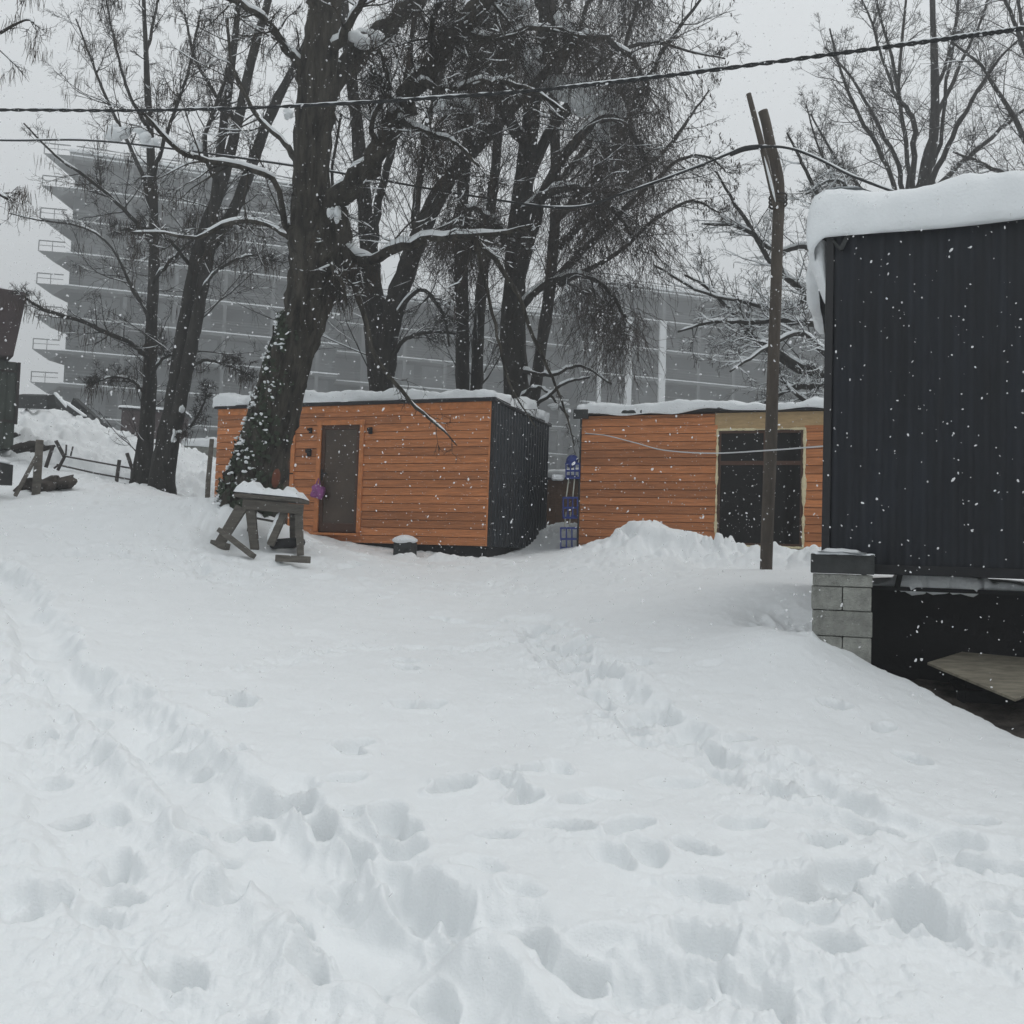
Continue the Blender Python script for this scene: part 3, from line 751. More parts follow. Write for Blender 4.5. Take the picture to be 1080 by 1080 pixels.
def snow_on(rng, pts, rad, prob=.6, rmax=.06, thick=.8, slope=.8, S=6):
    """Snow lying along the upper side of branches."""
    out = []
    B, N, _ = pts.shape
    if N < 8:
        k = 8; t = np.linspace(0, N - 1, k); i = np.minimum(t.astype(int), N - 2); f = (t - i)
        pts = pts[:, i] * (1 - f)[None, :, None] + pts[:, i + 1] * f[None, :, None]; rad = rad[:, i] * (1 - f) + rad[:, i + 1] * f; N = k
    T = np.gradient(pts, axis=1); T /= np.linalg.norm(T, axis=2, keepdims=True) + 1e-9
    g = np.clip((slope - np.abs(T[..., 2])) / .25, 0, 1)
    ph = rng.uniform(0, 6.28, (B, 1)); fr = rng.uniform(.4, 1.3, (B, 1))
    g = g * np.clip(.55 + .9 * np.sin(np.arange(N)[None] * fr + ph) + (prob - .5) * 2, 0, 1)
    g = g * (rng.random((B, 1)) < min(1, prob + .25))
    g[:, 0] = 0; g[:, -1] = 0
    r = np.minimum(rad * thick + .005, rmax) * g
    keep = r.max(1) > .006
    if not keep.any(): return None
    c = pts[keep] + np.array([0, 0, 1]) * (rad[keep] * .78 + r[keep] * .25)[..., None]
    return tubes(c, np.maximum(r[keep], .0005), S)

def pods(rng, ends, n, lmin, lmax, r=.005, spread=.05):
    B = len(ends); p = np.repeat(ends, n, 0) + rng.normal(size=(B * n, 3)) * np.array([spread, spread, spread * .4])
    d = np.stack([rng.normal(0, .13, B * n), rng.normal(0, .13, B * n), -np.ones(B * n)], -1)
    pt, rd = lv(rng, p, d, rng.uniform(lmin, lmax, B * n), np.full(B * n, r), 4, .08, -.05, .4)
    rd[:, 0] *= .35
    return tubes(pt, rd, 3)

def clump(c, w_, d_, h, seed):
    """An irregular heap of snow lodged on branches."""
    rg = np.random.default_rng(seed); out = []
    for k in range(7):
        q = np.array(c) + rg.uniform(-1, 1, 3) * np.array([w_, d_, h]) * .62; f = rg.uniform(.32, .62)
        out.append(blob(q, (w_ * f, d_ * f, h * f * .85), seed + k, .5, 12, 8))
    return join(out)

class Tree:
    def __init__(s, name, base, label, seed, group=None):
        s.base = np.array(base, float); s.e = thing(name, s.base, label, 'tree', group=group); s.rng = np.random.default_rng(seed)
        s.ws = 1.0; s.trunk = []; s.wood = []; s.twig = []; s.snow = []; s.limbs = []
    def trunk_limb(s, pts, sides=18, n=34, rough=.10, flare=0.0):
        p, r = limb(pts, n); rr = r.copy()
        V, Q = tubes(p[None], rr[None], sides)
        k = np.repeat(rr, sides)
        c = np.repeat(p, sides, 0)
        nrm = (V - c) / (np.linalg.norm(V - c, axis=1, keepdims=True) + 1e-9)
        V = V + nrm * (k * rough * (lump(V * np.array([1, 1, .35]), 5, 16) * .6 + lump(V * np.array([1, 1, .16]), 6, 48) * .9))[:, None]
        s.trunk.append((V, Q)); s.limbs.append((p, r)); return p, r
    def limb(s, pts, sides=8, n=22, snow=0.0, slope=.8):
        p, r = limb(pts, n); r = r * s.ws
        p[1:-1] += s.rng.normal(size=(n - 2, 3)) * (r[1:-1, None] * .25)
        s.wood.append(tubes(p[None], r[None], sides)); s.limbs.append((p, r))
        if snow > 0:
            o = snow_on(s.rng, p[None], r[None], snow, .09, 1.0, slope)
            if o: s.snow.append(o)
        return p, r
    def crown(s, which, c1, c2, c3, l1=.5, a1=50, trop=(.03, .02, .0), wig=(.12, .18, .22), t0=.25, r3=.0035, snow=.3, ratio=(.5, .46, .42), rr=(.45, .45, .6), lens=None, keep=False, c4=0, r1max=.015, smax=.03):
        """Three levels of branching from traced limbs."""
        rng = s.rng; n = 24
        pl = np.stack([w_[0][np.linspace(0, len(w_[0]) - 1, n).astype(int)] for w_ in which]); rl = np.stack([w_[1][np.linspace(0, len(w_[1]) - 1, n).astype(int)] for w_ in which])
        a = kids(rng, pl, rl, c1, t0, 1.0, a1, 16, l1, rr[0], .008, lens=lens)
        a = (a[0], a[1], a[2], np.minimum(a[3] * .8, r1max))
        p1, r1 = lv(rng, *a, 9, wig[0], trop[0]); s.wood.append(tubes(p1, r1, 5))
        b = kids(rng, p1, r1, c2, .15, 1.0, 46, 16, ratio[0], rr[1], .0045)
        p2, r2 = lv(rng, *b, 7, wig[1], trop[1]); s.wood.append(tubes(p2, r2, 4))
        if snow > 0:
            for pp, rad in ((p1, r1), (p2, r2)):
                o = snow_on(rng, pp, rad, snow, smax, 1.1 if smax < .04 else 1.9, .78, 5)
                if o: s.snow.append(o)
        c = kids(rng, p2, r2, c3, .1, 1.0, 42, 16, ratio[1], rr[2], r3)
        p3, r3_ = lv(rng, *c, 5, wig[2], trop[2], .5); s.twig.append(tubes(p3, r3_, 3))
        if c4:
            d = kids(rng, p3, r3_, c4, .1, 1.0, 40, 15, ratio[2], .8, r3 * .8)
            p4, r4 = lv(rng, *d, 4, wig[2], trop[2], .6); s.twig.append(tubes(p4, r4, 3))
        return p1, p2, p3
    def finish(s, bark='bark', twig='twig'):
        def ob(name, parts, m, sm=True):
            if parts:
                V, Q = join(parts); return mesh_np(name, V, Q, M[m], s.e, smooth=sm, off=s.base)
        s.o_trunk = ob('trunk', s.trunk, bark); ob('branches', s.wood, bark); ob('twigs', s.twig, twig, False); ob('branch_snow', s.snow, 'snow_roof')
        return s
    def part(s, name, parts, m, smooth=True):
        V, Q = join(parts); return mesh_np(name, V, Q, M[m], s.e, smooth=smooth, off=s.base)

# --- the thick trunk in front of the left cabin
def main_tree():
    D = 13.5
    t = Tree('bare_tree', P(262, 540, D), 'thick leaning bare tree with ivy and snow on its foot before the left cabin', 101)
    tr = t.trunk_limb([(254, 565, 74, D), (261, 535, 64, D), (270, 500, 56, D), (282, 460, 50, D), (295, 415, 46, D), (308, 370, 45, D), (322, 330, 47, D), (333, 290, 56, D), (338, 262, 64, D),
                       (337, 240, 58, D), (331, 215, 45, D), (328, 190, 38, D), (330, 150, 38, D), (335, 95, 37, D), (340, 40, 35, D), (345, -10, 33, D), (352, -90, 30, D)], 48, 90, .10)
    A = t.limb([(345, 262, 30, D), (352, 232, 26, D - .1), (363, 205, 24, D - .3), (397, 167, 22, D - .6), (423, 117, 22, D - .9), (447, 77, 22, D - 1.1), (480, 37, 21, D - 1.3), (515, -5, 18, D - 1.5), (560, -70, 14, D - 1.7)], 12, 30, .95, 1.0)
    Bm = t.limb([(338, 130, 22, D), (350, 95, 24, D + .2), (377, 57, 24, D + .5), (403, 37, 20, D + .8), (440, 0, 16, D + 1.1), (480, -50, 12, D + 1.3)], 12, 24, .9, 1.0)
    for q in [((312, 250, 16, D), (306, 240, 10, D - .1), (300, 232, 7, D - .2), (290, 190, 6, D - .5), (258, 178, 6, D - .9), (220, 170, 6, D - 1.3), (190, 160, 5, D - 1.7), (165, 135, 4, D - 2), (150, 118, 3, D - 2.2)),
              ((310, 250, 10, D), (300, 247, 5, D + .2), (275, 235, 5, D + .5), (240, 236, 5, D + .9), (208, 251, 4, D + 1.2), (170, 246, 3, D + 1.5), (138, 245, 2, D + 1.7)),
              ((322, 90, 14, D), (312, 65, 9, D - .2), (300, 48, 8, D - .4), (280, 22, 7, D - .7), (245, 0, 6, D - 1.1), (205, -12, 4, D - 1.5)),
              ((360, 262, 14, D), (385, 274, 11, D - .2), (405, 268, 11, D - .5), (440, 254, 9, D - .8), (480, 250, 7, D - 1.2), (530, 246, 5, D - 1.7), (570, 236, 3, D - 2.1)),
              ((352, 250, 12, D), (372, 262, 7, D + .1), (380, 275, 5, D + .2), (372, 285, 3, D + .3), (360, 282, 3, D + .4)),
              ((345, 250, 12, D), (352, 285, 6, D - .5), (362, 300, 4, D - .7), (366, 322, 3, D - .8)),
              ((318, 180, 10, D), (300, 150, 6, D + .5), (270, 120, 5, D + 1.0), (245, 70, 4, D + 1.4), (240, 20, 3, D + 1.7)),
              ((345, 60, 12, D), (372, 20, 8, D - .5), (395, -20, 6, D - .9), (430, -70, 4, D - 1.3)),
              ((338, 20, 12, D), (310, -30, 9, D - .4), (260, -80, 6, D - 1)),
              ((440, 88, 10, D - 1.1), (470, 95, 7, D - 1.5), (515, 85, 6, D - 2), (560, 95, 4, D - 2.4), (600, 120, 3, D - 2.7)),
              ((480, 37, 10, D - 1.3), (520, 40, 7, D - 1.2), (570, 30, 5, D - 1.1), (620, 40, 4, D - 1.)),
              ((460, 60, 9, D - 1.2), (455, 30, 6, D - 1.9), (470, -20, 5, D - 2.5)),
              ((362, 262, 9, D - .2), (380, 320, 6, D - .4), (398, 380, 5, D - .5), (420, 408, 4.5, D - .6), (446, 436, 3.5, D - .7), (466, 452, 2.5, D - .75), (482, 470, 1.2, D - .8)),
              ((500, 250, 7, D - 1.4), (540, 300, 5, D - 1.2), (565, 360, 4, D - 1.), (585, 405, 3, D - .9), (598, 440, 2, D - .9), (606, 470, 1, D - .9)),
              ((500, 250, 6, D - 1.4), (515, 310, 4, D - 1.5), (528, 370, 3, D - 1.5), (540, 410, 2, D - 1.5), (566, 452, 1.2, D - 1.4)),
              ((400, 160, 9, D - .6), (392, 130, 5, D - 1.2), (410, 90, 4, D - 1.8), (400, 50, 3, D - 2.2)),
              ((420, 125, 8, D - .9), (450, 140, 5, D - 1.4), (480, 150, 4, D - 1.9), (505, 175, 3, D - 2.3))]:
        t.limb(q, 7, 22, .85, .8)
    L_ = t.limbs
    t.crown(L_[15:18], 9, 3, 3, .16, 40, (.0, -.10, -.16), snow=.15, r3=.0032, r1max=.006)
    p1, p2, p3 = t.crown(L_[3:15] + L_[18:], 12, 8, 7, .42, 52, (.0, -.03, -.08), snow=.5, r3=.0032, ratio=(.5, .5, .42))
    q1, q2, q3 = t.crown([A, Bm], 17, 7, 6, .26, 55, (.02, -.03, -.07), snow=.5, r3=.0034, r1max=.02)
    # dense fine sprouts around the fork
    o = kids(t.rng, tr[0][None, 40:64], tr[1][None, 40:64], 130, 0, 1, 75, 18, .22, .10, .004, lens=np.array([3.4]))
    sp, sr = lv(t.rng, o[0], o[1], np.minimum(o[2], 1.1), np.minimum(o[3], .006), 7, .16, -.02, .4); t.twig.append(tubes(sp, sr, 4))
    o = kids(t.rng, sp, sr, 5, .15, 1, 40, 15, .45, .7, .0035); sp, sr = lv(t.rng, *o, 5, .2, -.09, .5); t.twig.append(tubes(sp, sr, 3))
    src = np.concatenate([q1[:, 2:].reshape(-1, 3), p1[len(p1) * 2 // 3:, 2:].reshape(-1, 3)]); n = 1200
    sp = src[t.rng.choice(len(src), n)] + t.rng.normal(size=(n, 3)) * .06
    h1, hr = lv(t.rng, sp, np.stack([t.rng.normal(0, .5, n), t.rng.normal(0, .5, n), -np.abs(t.rng.normal(.5, .3, n))], -1), t.rng.uniform(.25, 1.0, n), np.full(n, .0035), 7, .2, -.12, .5); t.twig.append(tubes(h1, hr, 3))
    o = kids(t.rng, h1, hr, 3, .1, 1, 40, 16, .3, .8, .0028); h2, hr2 = lv(t.rng, *o, 5, .2, -.12, .6); t.twig.append(tubes(h2, hr2, 3))
    t.finish('bark')
    # hanging pods
    ends = np.concatenate([p3[:, -1], q3[:, -1]]); sel = t.rng.choice(len(ends), 260, replace=False)
    t.part('seed_pods', [pods(t.rng, ends[sel], 6, .10, .30)], 'pod', False)
    # ivy on the foot of the trunk, mostly its left side
    rng = t.rng; leaves = []; blobs = []
    p, r = tr; fw = _fw
    i = rng.integers(0, 33, 3600); keep = []
    ang = rng.uniform(0, 2 * math.pi, 3600)
    hgt = i / 34
    for k in range(3600):
        a = ang[k]; c = p[i[k]] * .5 + p[i[k] + 1] * .5
        dirv = np.array([math.cos(a), math.sin(a), 0])
        left = -dirv[0]
        lim = .95 - 1.35 * hgt[k] ** 1.3 + .25 * math.sin(i[k] * .9) + .15 * math.sin(i[k] * 2.3 + a * 2)
        if left < -lim + rng.normal() * .15: continue
        q = c + dirv * (r[i[k]] * rng.uniform(.98, 1.06) + .004 + .05 * max(0, math.sin(i[k] * 1.1 + 3 * a)) * rng.random()) + np.array([0, 0, rng.uniform(-.06, .06)])
        s = rng.uniform(.025, .05)
        u = rng.normal(size=3); u -= (u @ dirv) * dirv * .7; u /= np.linalg.norm(u); v_ = np.cross(dirv + rng.normal(size=3) * .35, u); v_ /= np.linalg.norm(v_)
        leaves.append(np.array([q - u * s, q + v_ * s * .8, q + u * s * 1.2, q - v_ * s * .8]))
        if left > -.3 + .5 * rng.random() and rng.random() < .22 * (1 + math.sin(i[k] * 1.3 + 5 * a)):
            blobs.append(blob(q + dirv * .012 + np.array([0, 0, .015]), (rng.uniform(.010, .038), rng.uniform(.010, .038), rng.uniform(.008, .022)), k, .9, 8, 5))
    Vl = np.concatenate(leaves); Ql = np.arange(len(Vl)).reshape(-1, 4)
    mesh_np('ivy', Vl, Ql, M['ivy'], t.e, off=t.base)
    t.part('ivy_snow', blobs, 'snow_roof')
    # knot scar
    kp = P(291, 505, D - .43); V, Q = blob(kp, (.055, .05, .12), 4, .3); mesh_np('bark_scar', V, Q, M['red'], t.e, smooth=True, off=t.base)['label'] = 'reddish scar in the bark'
    # snow lodged in the fork and on the upper limbs
    cl = []
    for px, py, d, a, b in [(352, 228, D - .35, .10, .16), (395, 42, D + .4, .16, .14), (380, 45, D + .2, .18, .16), (418, 118, D - 1.0, .10, .12)]:
        cl.append(clump(P(px, py, d), a, a, b, int(px)))
    for cl_ in cl: t.part('snow_clump', [cl_], 'snow_roof')
main_tree()

def mid_tree():
    D = 20.5
    t = Tree('bare_tree', P(402, 572, D), 'twin-stemmed dark bare tree rising behind the left cabin roof', 202); t.ws = 0.85
    t.trunk_limb([(402, 590, 36, D), (402, 500, 30, D), (402, 440, 28, D), (401, 400, 26, D), (397, 350, 24, D), (393, 300, 20, D), (388, 250, 18, D), (383, 200, 15, D), (376, 130, 13, D + .2), (368, 60, 11, D + .4), (360, -20, 9, D + .5)], 14, 40)
    t.trunk_limb([(404, 410, 22, D), (411, 345, 22, D - .2), (424, 300, 21, D - .3), (437, 262, 20, D - .5), (455, 220, 19, D - .7), (480, 180, 16, D - .9), (505, 152, 13, D - 1.1), (545, 110, 10, D - 1.3), (590, 60, 8, D - 1.5)], 14, 40)
    for q in [((392, 262, 12, D), (402, 200, 10, D + .8), (420, 130, 9, D + 1.2), (432, 60, 7, D + 1.4), (440, -20, 5, D + 1.5)),
              ((437, 262, 12, D - .5), (440, 200, 10, D + .2), (452, 130, 8, D + .6), (470, 60, 7, D + .9), (480, -10, 5, D + 1.)),
              ((398, 350, 10, D), (380, 300, 6, D - .6), (362, 250, 5, D - 1.), (350, 190, 4, D - 1.4), (360, 120, 3, D - 1.6)),
              ((412, 340, 8, D - .2), (438, 308, 5, D - .8), (455, 312, 5, D - 1.2), (468, 335, 4, D - 1.5), (474, 365, 3, D - 1.7)),
              ((404, 400, 8, D), (425, 360, 5, D - .5), (455, 350, 4, D - .9), (480, 352, 3, D - 1.3))]:
        t.limb(q, 7, 22, .6, .8)
    p1, p2, p3 = t.crown(t.limbs, 14, 8, 7, .30, 48, (.03, .0, -.04), snow=.5, r3=.0042)
    t.finish('bark_dark')
mid_tree()

def slim_pair():
    D = 22
    t = Tree('bare_tree', P(490, 572, D), 'slim straight double-stemmed bare tree behind the roof middle of left cabin', 303)
    t.trunk_limb([(489, 588, 20, D), (489, 480, 16, D), (488, 400, 15, D), (488, 330, 14, D), (486, 260, 13, D), (490, 180, 12, D), (498, 100, 10, D), (505, 20, 9, D), (510, -40, 7, D)], 12, 36)
    t.trunk_limb([(498, 588, 17, D), (500, 470, 13, D), (503, 400, 13, D + .2), (506, 330, 12, D + .3), (514, 250, 11, D + .5), (524, 160, 10, D + .6), (530, 60, 8, D + .7), (540, -30, 7, D + .8)], 12, 36)
    t.crown(t.limbs, 30, 8, 6, .20, 42, (.04, .02, .0), snow=.25, r3=.0042)
    t.finish('bark_dark')
slim_pair()

def curtain_tree():
    D = 20
    t = Tree('bare_tree', P(550, 574, D), 'broad dark bare tree with a dense curtain of drooping reddish twigs', 404)
    rng = t.rng
    t.trunk_limb([(549, 590, 36, D), (548, 490, 30, D), (545, 420, 27, D), (542, 360, 26, D), (543, 300, 24, D), (548, 230, 22, D), (556, 160, 19, D), (563, 100, 16, D), (572, 40, 13, D), (580, -30, 11, D), (590, -90, 12, D)], 16, 40)
    for q in [((545, 300, 16, D), (560, 240, 13, D - .6), (585, 180, 11, D - 1.), (625, 130, 9, D - 1.3), (655, 130, 7, D - 1.6), (680, 165, 5, D - 1.8), (690, 205, 3, D - 1.9)),
              ((552, 200, 14, D), (585, 130, 11, D + .3), (622, 102, 9, D + .5), (650, 112, 7, D + .7), (672, 150, 4, D + .8)),
              ((556, 160, 14, D), (530, 110, 11, D - .5), (500, 95, 8, D - .9), (470, 120, 5, D - 1.2), (455, 160, 3, D - 1.3)),
              ((562, 110, 14, D), (590, 60, 10, D - .7), (630, 40, 8, D - 1.2), (665, 60, 5, D - 1.6), (685, 100, 3, D - 1.8)),
              ((566, 80, 12, D), (548, 40, 9, D - .8), (520, 20, 7, D - 1.2), (490, 25, 4, D - 1.5)),
              ((570, 60, 12, D), (600, 0, 9, D + .5), (640, -30, 6, D + .9), (690, -20, 4, D + 1.2)),
              ((575, 20, 12, D), (550, -40, 8, D - .5), (510, -60, 5, D - .9)),
              ((548, 230, 12, D), (575, 205, 9, D - 1.1), (605, 200, 7, D - 1.6), (640, 215, 5, D - 2.), (668, 250, 3, D - 2.2)),
              ((546, 270, 10, D), (520, 235, 8, D - .7), (495, 220, 5, D - 1.), (480, 240, 3, D - 1.2)),
              ((545, 330, 9, D), (575, 300, 7, D - .9), (610, 290, 5, D - 1.3), (640, 305, 4, D - 1.6), (660, 335, 3, D - 1.8)),
              ((546, 425, 6, D), (562, 410, 4, D - .7), (578, 414, 3, D - 1.), (600, 440, 2, D - 1.2)),
              ((546, 390, 6, D), (580, 396, 4, D - .9), (612, 386, 3, D - 1.2), (645, 405, 2, D - 1.4)),
              ((548, 432, 5, D), (570, 424, 4, D - 1.2), (596, 404, 3, D - 1.5), (622, 398, 2, D - 1.7))]:
        t.limb(q, 7, 22, .8, .85)
    p1, p2, p3 = t.crown(t.limbs[1:11], 20, 7, 6, .40, 58, (-.02, -.10, -.14), wig=(.16, .22, .22), snow=.5, r3=.004)
    # the hanging curtain: long thin strings falling from the branches
    src = np.concatenate([p1.reshape(-1, 3), p2[:, 1::2].reshape(-1, 3), np.concatenate([l[0][5:] for l in t.limbs[1:10]])])
    n = 5200
    s = src[rng.choice(len(src), n)] + rng.normal(size=(n, 3)) * .16
    d = np.stack([rng.normal(0, .5, n), rng.normal(0, .5, n), -np.abs(rng.normal(.55, .35, n))], -1)
    h1, hr = lv(rng, s, d, rng.uniform(.4, 1.7, n), np.full(n, .0055), 8, .2, -.14, .5)
    hang = [tubes(h1, hr, 3)]
    k = kids(rng, h1, hr, 4, .1, 1, 38, 16, .3, .8, .0042)
    h2, hr2 = lv(rng, *k, 5, .2, -.18, .6); hang.append(tubes(h2, hr2, 3))
    t.finish('bark_dark', 'twig_red')
    t.part('hanging_twigs', hang, 'twig_red', False)
    for cl_ in [clump(P(a, b, D + dd), w_ * 1.0, w_ * .8, h, int(a + b)) for a, b, dd, w_, h in
                          [(622, 104, -.9, .62, .36), (600, 90, -.5, .5, .26), (575, 84, -.3, .42, .24), (640, 118, -1.2, .34, .30), (628, 142, -1.2, .26, .24), (490, 108, -1.1, .36, .22), (465, 112, -1.2, .3, .2),
                           (530, 5, -1.2, .5, .18), (598, 25, -1.0, .22, .4), (560, 55, -1.2, .25, .3), (592, 430, -1.1, .2, .1)]]: t.part('snow_clump', [cl_], 'snow_roof')
    return t
curtain_tree()

def bud_tree():
    D = 22.5
    t = Tree('bare_tree', P(552, 574, D), 'open bare tree with upright budded stems, its top right of the drooping tree', 505); t.ws = 0.75
    t.trunk_limb([(550, 590, 20, D), (554, 480, 15, D), (566, 400, 13, D), (580, 300, 12, D), (586, 200, 10, D), (584, 100, 11, D), (583, 20, 9, D), (582, -60, 7, D)], 12, 36)
    for q in [((588, 230, 12, D), (625, 190, 10, D - .4), (655, 140, 8, D - .8), (680, 90, 7, D - 1.1), (705, 45, 6, D - 1.3), (735, 5, 4, D - 1.5), (750, -20, 3, D - 1.6)),
              ((587, 200, 12, D), (620, 150, 9, D + .5), (645, 90, 8, D + .8), (665, 30, 6, D + 1.), (680, -30, 4, D + 1.1)),
              ((590, 260, 12, D), (630, 220, 9, D + .3), (670, 185, 7, D + .5), (705, 155, 6, D + .6), (730, 120, 4, D + .7), (748, 95, 2, D + .7)),
              ((590, 290, 12, D), (640, 240, 9, D - .6), (680, 200, 7, D - 1.), (715, 170, 5, D - 1.2), (745, 165, 3, D - 1.4), (765, 180, 2, D - 1.5)),
              ((585, 130, 10, D), (620, 80, 8, D - .8), (650, 55, 6, D - 1.2), (690, 45, 5, D - 1.5), (730, 55, 3, D - 1.7), (765, 62, 2, D - 1.8)),
              ((584, 90, 9, D), (610, 30, 7, D + .8), (630, -20, 5, D + 1.1)),
              ((590, 300, 9, D), (650, 268, 6, D - 1.), (690, 232, 5, D - 1.4), (730, 212, 4, D - 1.7), (760, 225, 2, D - 1.9))]:
        t.limb(q, 7, 22, .35, .8)
    p1, p2, p3 = t.crown(t.limbs[1:], 16, 8, 6, .36, 44, (.05, .02, .0), snow=.2, r3=.004)
    t.finish('bark_dark')
    e = np.concatenate([p2[:, -1], p3[::6, -1]]); e = e[t.rng.choice(len(e), 420, replace=False)]
    pt, rd = lv(t.rng, e, np.tile([0, 0, 1.], (len(e), 1)) + t.rng.normal(size=(len(e), 3)) * .4, np.full(len(e), .10), np.full(len(e), .022), 4, .05, .1)
    rd[:, 0] *= .4; rd[:, -1] *= .2
    t.part('buds', [tubes(pt, rd, 5)], 'pod')
bud_tree()

def left_trees():
    D = 20
    t = Tree('bare_tree', P(147, 515, D), 'slender grey bare tree, leftmost trunk above the bent iron fence', 606); t.ws = 0.8
    t.trunk_limb([(141, 530, 26, D), (147, 510, 21, D), (152, 480, 19, D), (156, 440, 16, D), (158, 400, 14, D), (160, 350, 12, D), (162, 300, 11, D), (163, 250, 10, D), (161, 200, 9, D), (158, 140, 8, D), (155, 80, 6, D), (152, 10, 4, D), (150, -30, 3, D)], 12, 44)
    for q in [((157, 375, 9, D), (150, 372, 7, D - .3), (138, 362, 6, D - .6), (110, 350, 6, D - .9), (80, 337, 5, D - 1.2), (50, 328, 5, D - 1.5), (28, 315, 3, D - 1.8)),
              ((158, 335, 8, D), (150, 320, 6, D + .3), (140, 305, 5, D + .5), (133, 290, 4, D + .7), (118, 262, 3, D + .9), (90, 240, 3, D + 1.), (40, 232, 2, D + 1.1), (10, 225, 1.5, D + 1.2)),
              ((162, 260, 7, D), (135, 225, 5, D - .5), (95, 190, 4, D - .9), (60, 165, 3, D - 1.2), (25, 130, 2, D - 1.4)),
              ((161, 220, 7, D), (140, 160, 5, D + .5), (115, 110, 4, D + .9), (95, 60, 3, D + 1.1), (80, 20, 2, D + 1.3)),
              ((160, 190, 7, D), (180, 130, 5, D - .6), (200, 70, 4, D - .9), (212, 10, 3, D - 1.1)),
              ((158, 140, 6, D), (135, 95, 4, D - .7), (122, 50, 3, D - 1.), (112, 0, 2, D - 1.2)),
              ((159, 300, 6, D), (185, 270, 4, D - .7), (215, 245, 3, D - 1.2), (240, 240, 2, D - 1.5)),
              ((158, 400, 5, D), (170, 380, 4, D - .5), (185, 374, 3, D - .8), (200, 380, 2, D - 1.)),
              ((157, 420, 5, D), (140, 402, 4, D - .5), (118, 398, 3, D - .9), (100, 404, 2, D - 1.2)),
              ((153, 60, 5, D), (165, 10, 3, D + .4), (172, -30, 2, D + .6))]:
        t.limb(q, 6, 22, .55, .7)
    p1, p2, p3 = t.crown(t.limbs[1:], 16, 8, 6, .36, 42, (.06, .03, .0), snow=.22, r3=.0036)
    t.crown(t.limbs[:1], 30, 6, 5, .11, 55, (.03, .0, .0), t0=.15, snow=.3, r3=.0045)
    e = p3[:, -1]; e = e[t.rng.choice(len(e), 120, replace=False)]
    t.finish('bark_grey')
    t.part('seed_pods', [pods(t.rng, e, 9, .15, .45, .007, .08)], 'pod', False)
    D = 19
    t = Tree('bare_tree', P(172, 520, D), 'twin-trunked bare tree with snow caught between its stems, left of the cabins', 707); t.ws = 0.8
    t.trunk_limb([(168, 535, 34, D), (170, 512, 28, D), (172, 490, 24, D), (176, 460, 19, D), (183, 420, 16, D), (189, 380, 15, D), (197, 330, 15, D), (205, 285, 14, D), (217, 240, 13, D), (232, 200, 12, D), (243, 160, 11, D), (254, 115, 10, D), (266, 60, 9, D), (279, 15, 8, D), (290, -30, 7, D)], 12, 50)
    t.trunk_limb([(174, 500, 18, D), (182, 465, 15, D - .1), (190, 425, 14, D - .2), (198, 385, 14, D - .2), (207, 340, 13, D - .3), (214, 300, 12, D - .3), (222, 260, 11, D - .2), (226, 220, 10, D - .1), (232, 160, 9, D), (242, 90, 8, D + .1), (250, 20, 6, D + .2), (254, -30, 5, D + .3)], 12, 50)
    t.trunk_limb([(222, 262, 11, D), (240, 235, 12, D + .3), (258, 195, 12, D + .5), (272, 155, 11, D + .7), (290, 110, 10, D + .8), (308, 75, 8, D + 1.), (330, 30, 7, D + 1.1), (345, -20, 5, D + 1.2)], 10, 36)
    for q in [((232, 200, 8, D), (215, 150, 6, D - .6), (235, 90, 5, D - .9), (248, 30, 4, D - 1.1), (252, -20, 3, D - 1.2)),
              ((200, 330, 6, D), (225, 290, 4, D - .8), (260, 270, 3, D - 1.3), (290, 275, 2, D - 1.6)),
              ((190, 395, 6, D), (215, 380, 4, D - .5), (240, 386, 3, D - .9), (265, 396, 2, D - 1.2)),
              ((250, 130, 7, D), (225, 95, 5, D + .6), (205, 60, 4, D + .9), (195, 15, 3, D + 1.1)),
              ((205, 285, 6, D), (180, 255, 4, D - .5), (150, 240, 3, D - .9), (120, 245, 2, D - 1.1)),
              ((178, 460, 6, D), (195, 455, 4, D - .4), (212, 432, 3, D - .6), (220, 405, 2, D - .8))]:
        t.limb(q, 6, 22, .5, .8)
    # snow wedged between and on the leaning stems
    for l in t.limbs[:2]:
        o = snow_on(t.rng, l[0][None, 3:34] + np.array([.03, -.04, 0]), l[1][None, 3:34], .45, .05, .55, 1.2)
        if o: t.snow.append(o)
    p1, p2, p3 = t.crown(t.limbs, 16, 8, 6, .22, 45, (.05, .02, .0), t0=.3, snow=.25, r3=.0038)
    t.finish('bark_grey')
    e = p3[:, -1]; e = e[t.rng.choice(len(e), 70, replace=False)]
    t.part('seed_pods', [pods(t.rng, e, 8, .12, .4, .007, .08)], 'pod', False)
    for cl_ in [clump(P(a, b, D + dd), w_, w_ * .8, h, int(a + b)) for a, b, dd, w_, h in
                          [(158, 146, -.5, .26, .22), (207, 158, -.5, .22, .18), (126, 140, -.3, .3, .18), (236, 92, -.4, .12, .1), (305, 122, -.2, .12, .14), (190, 430, -.3, .08, .2), (184, 460, -.3, .07, .16)]]: t.part('snow_clump', [cl_], 'snow_roof')
left_trees()

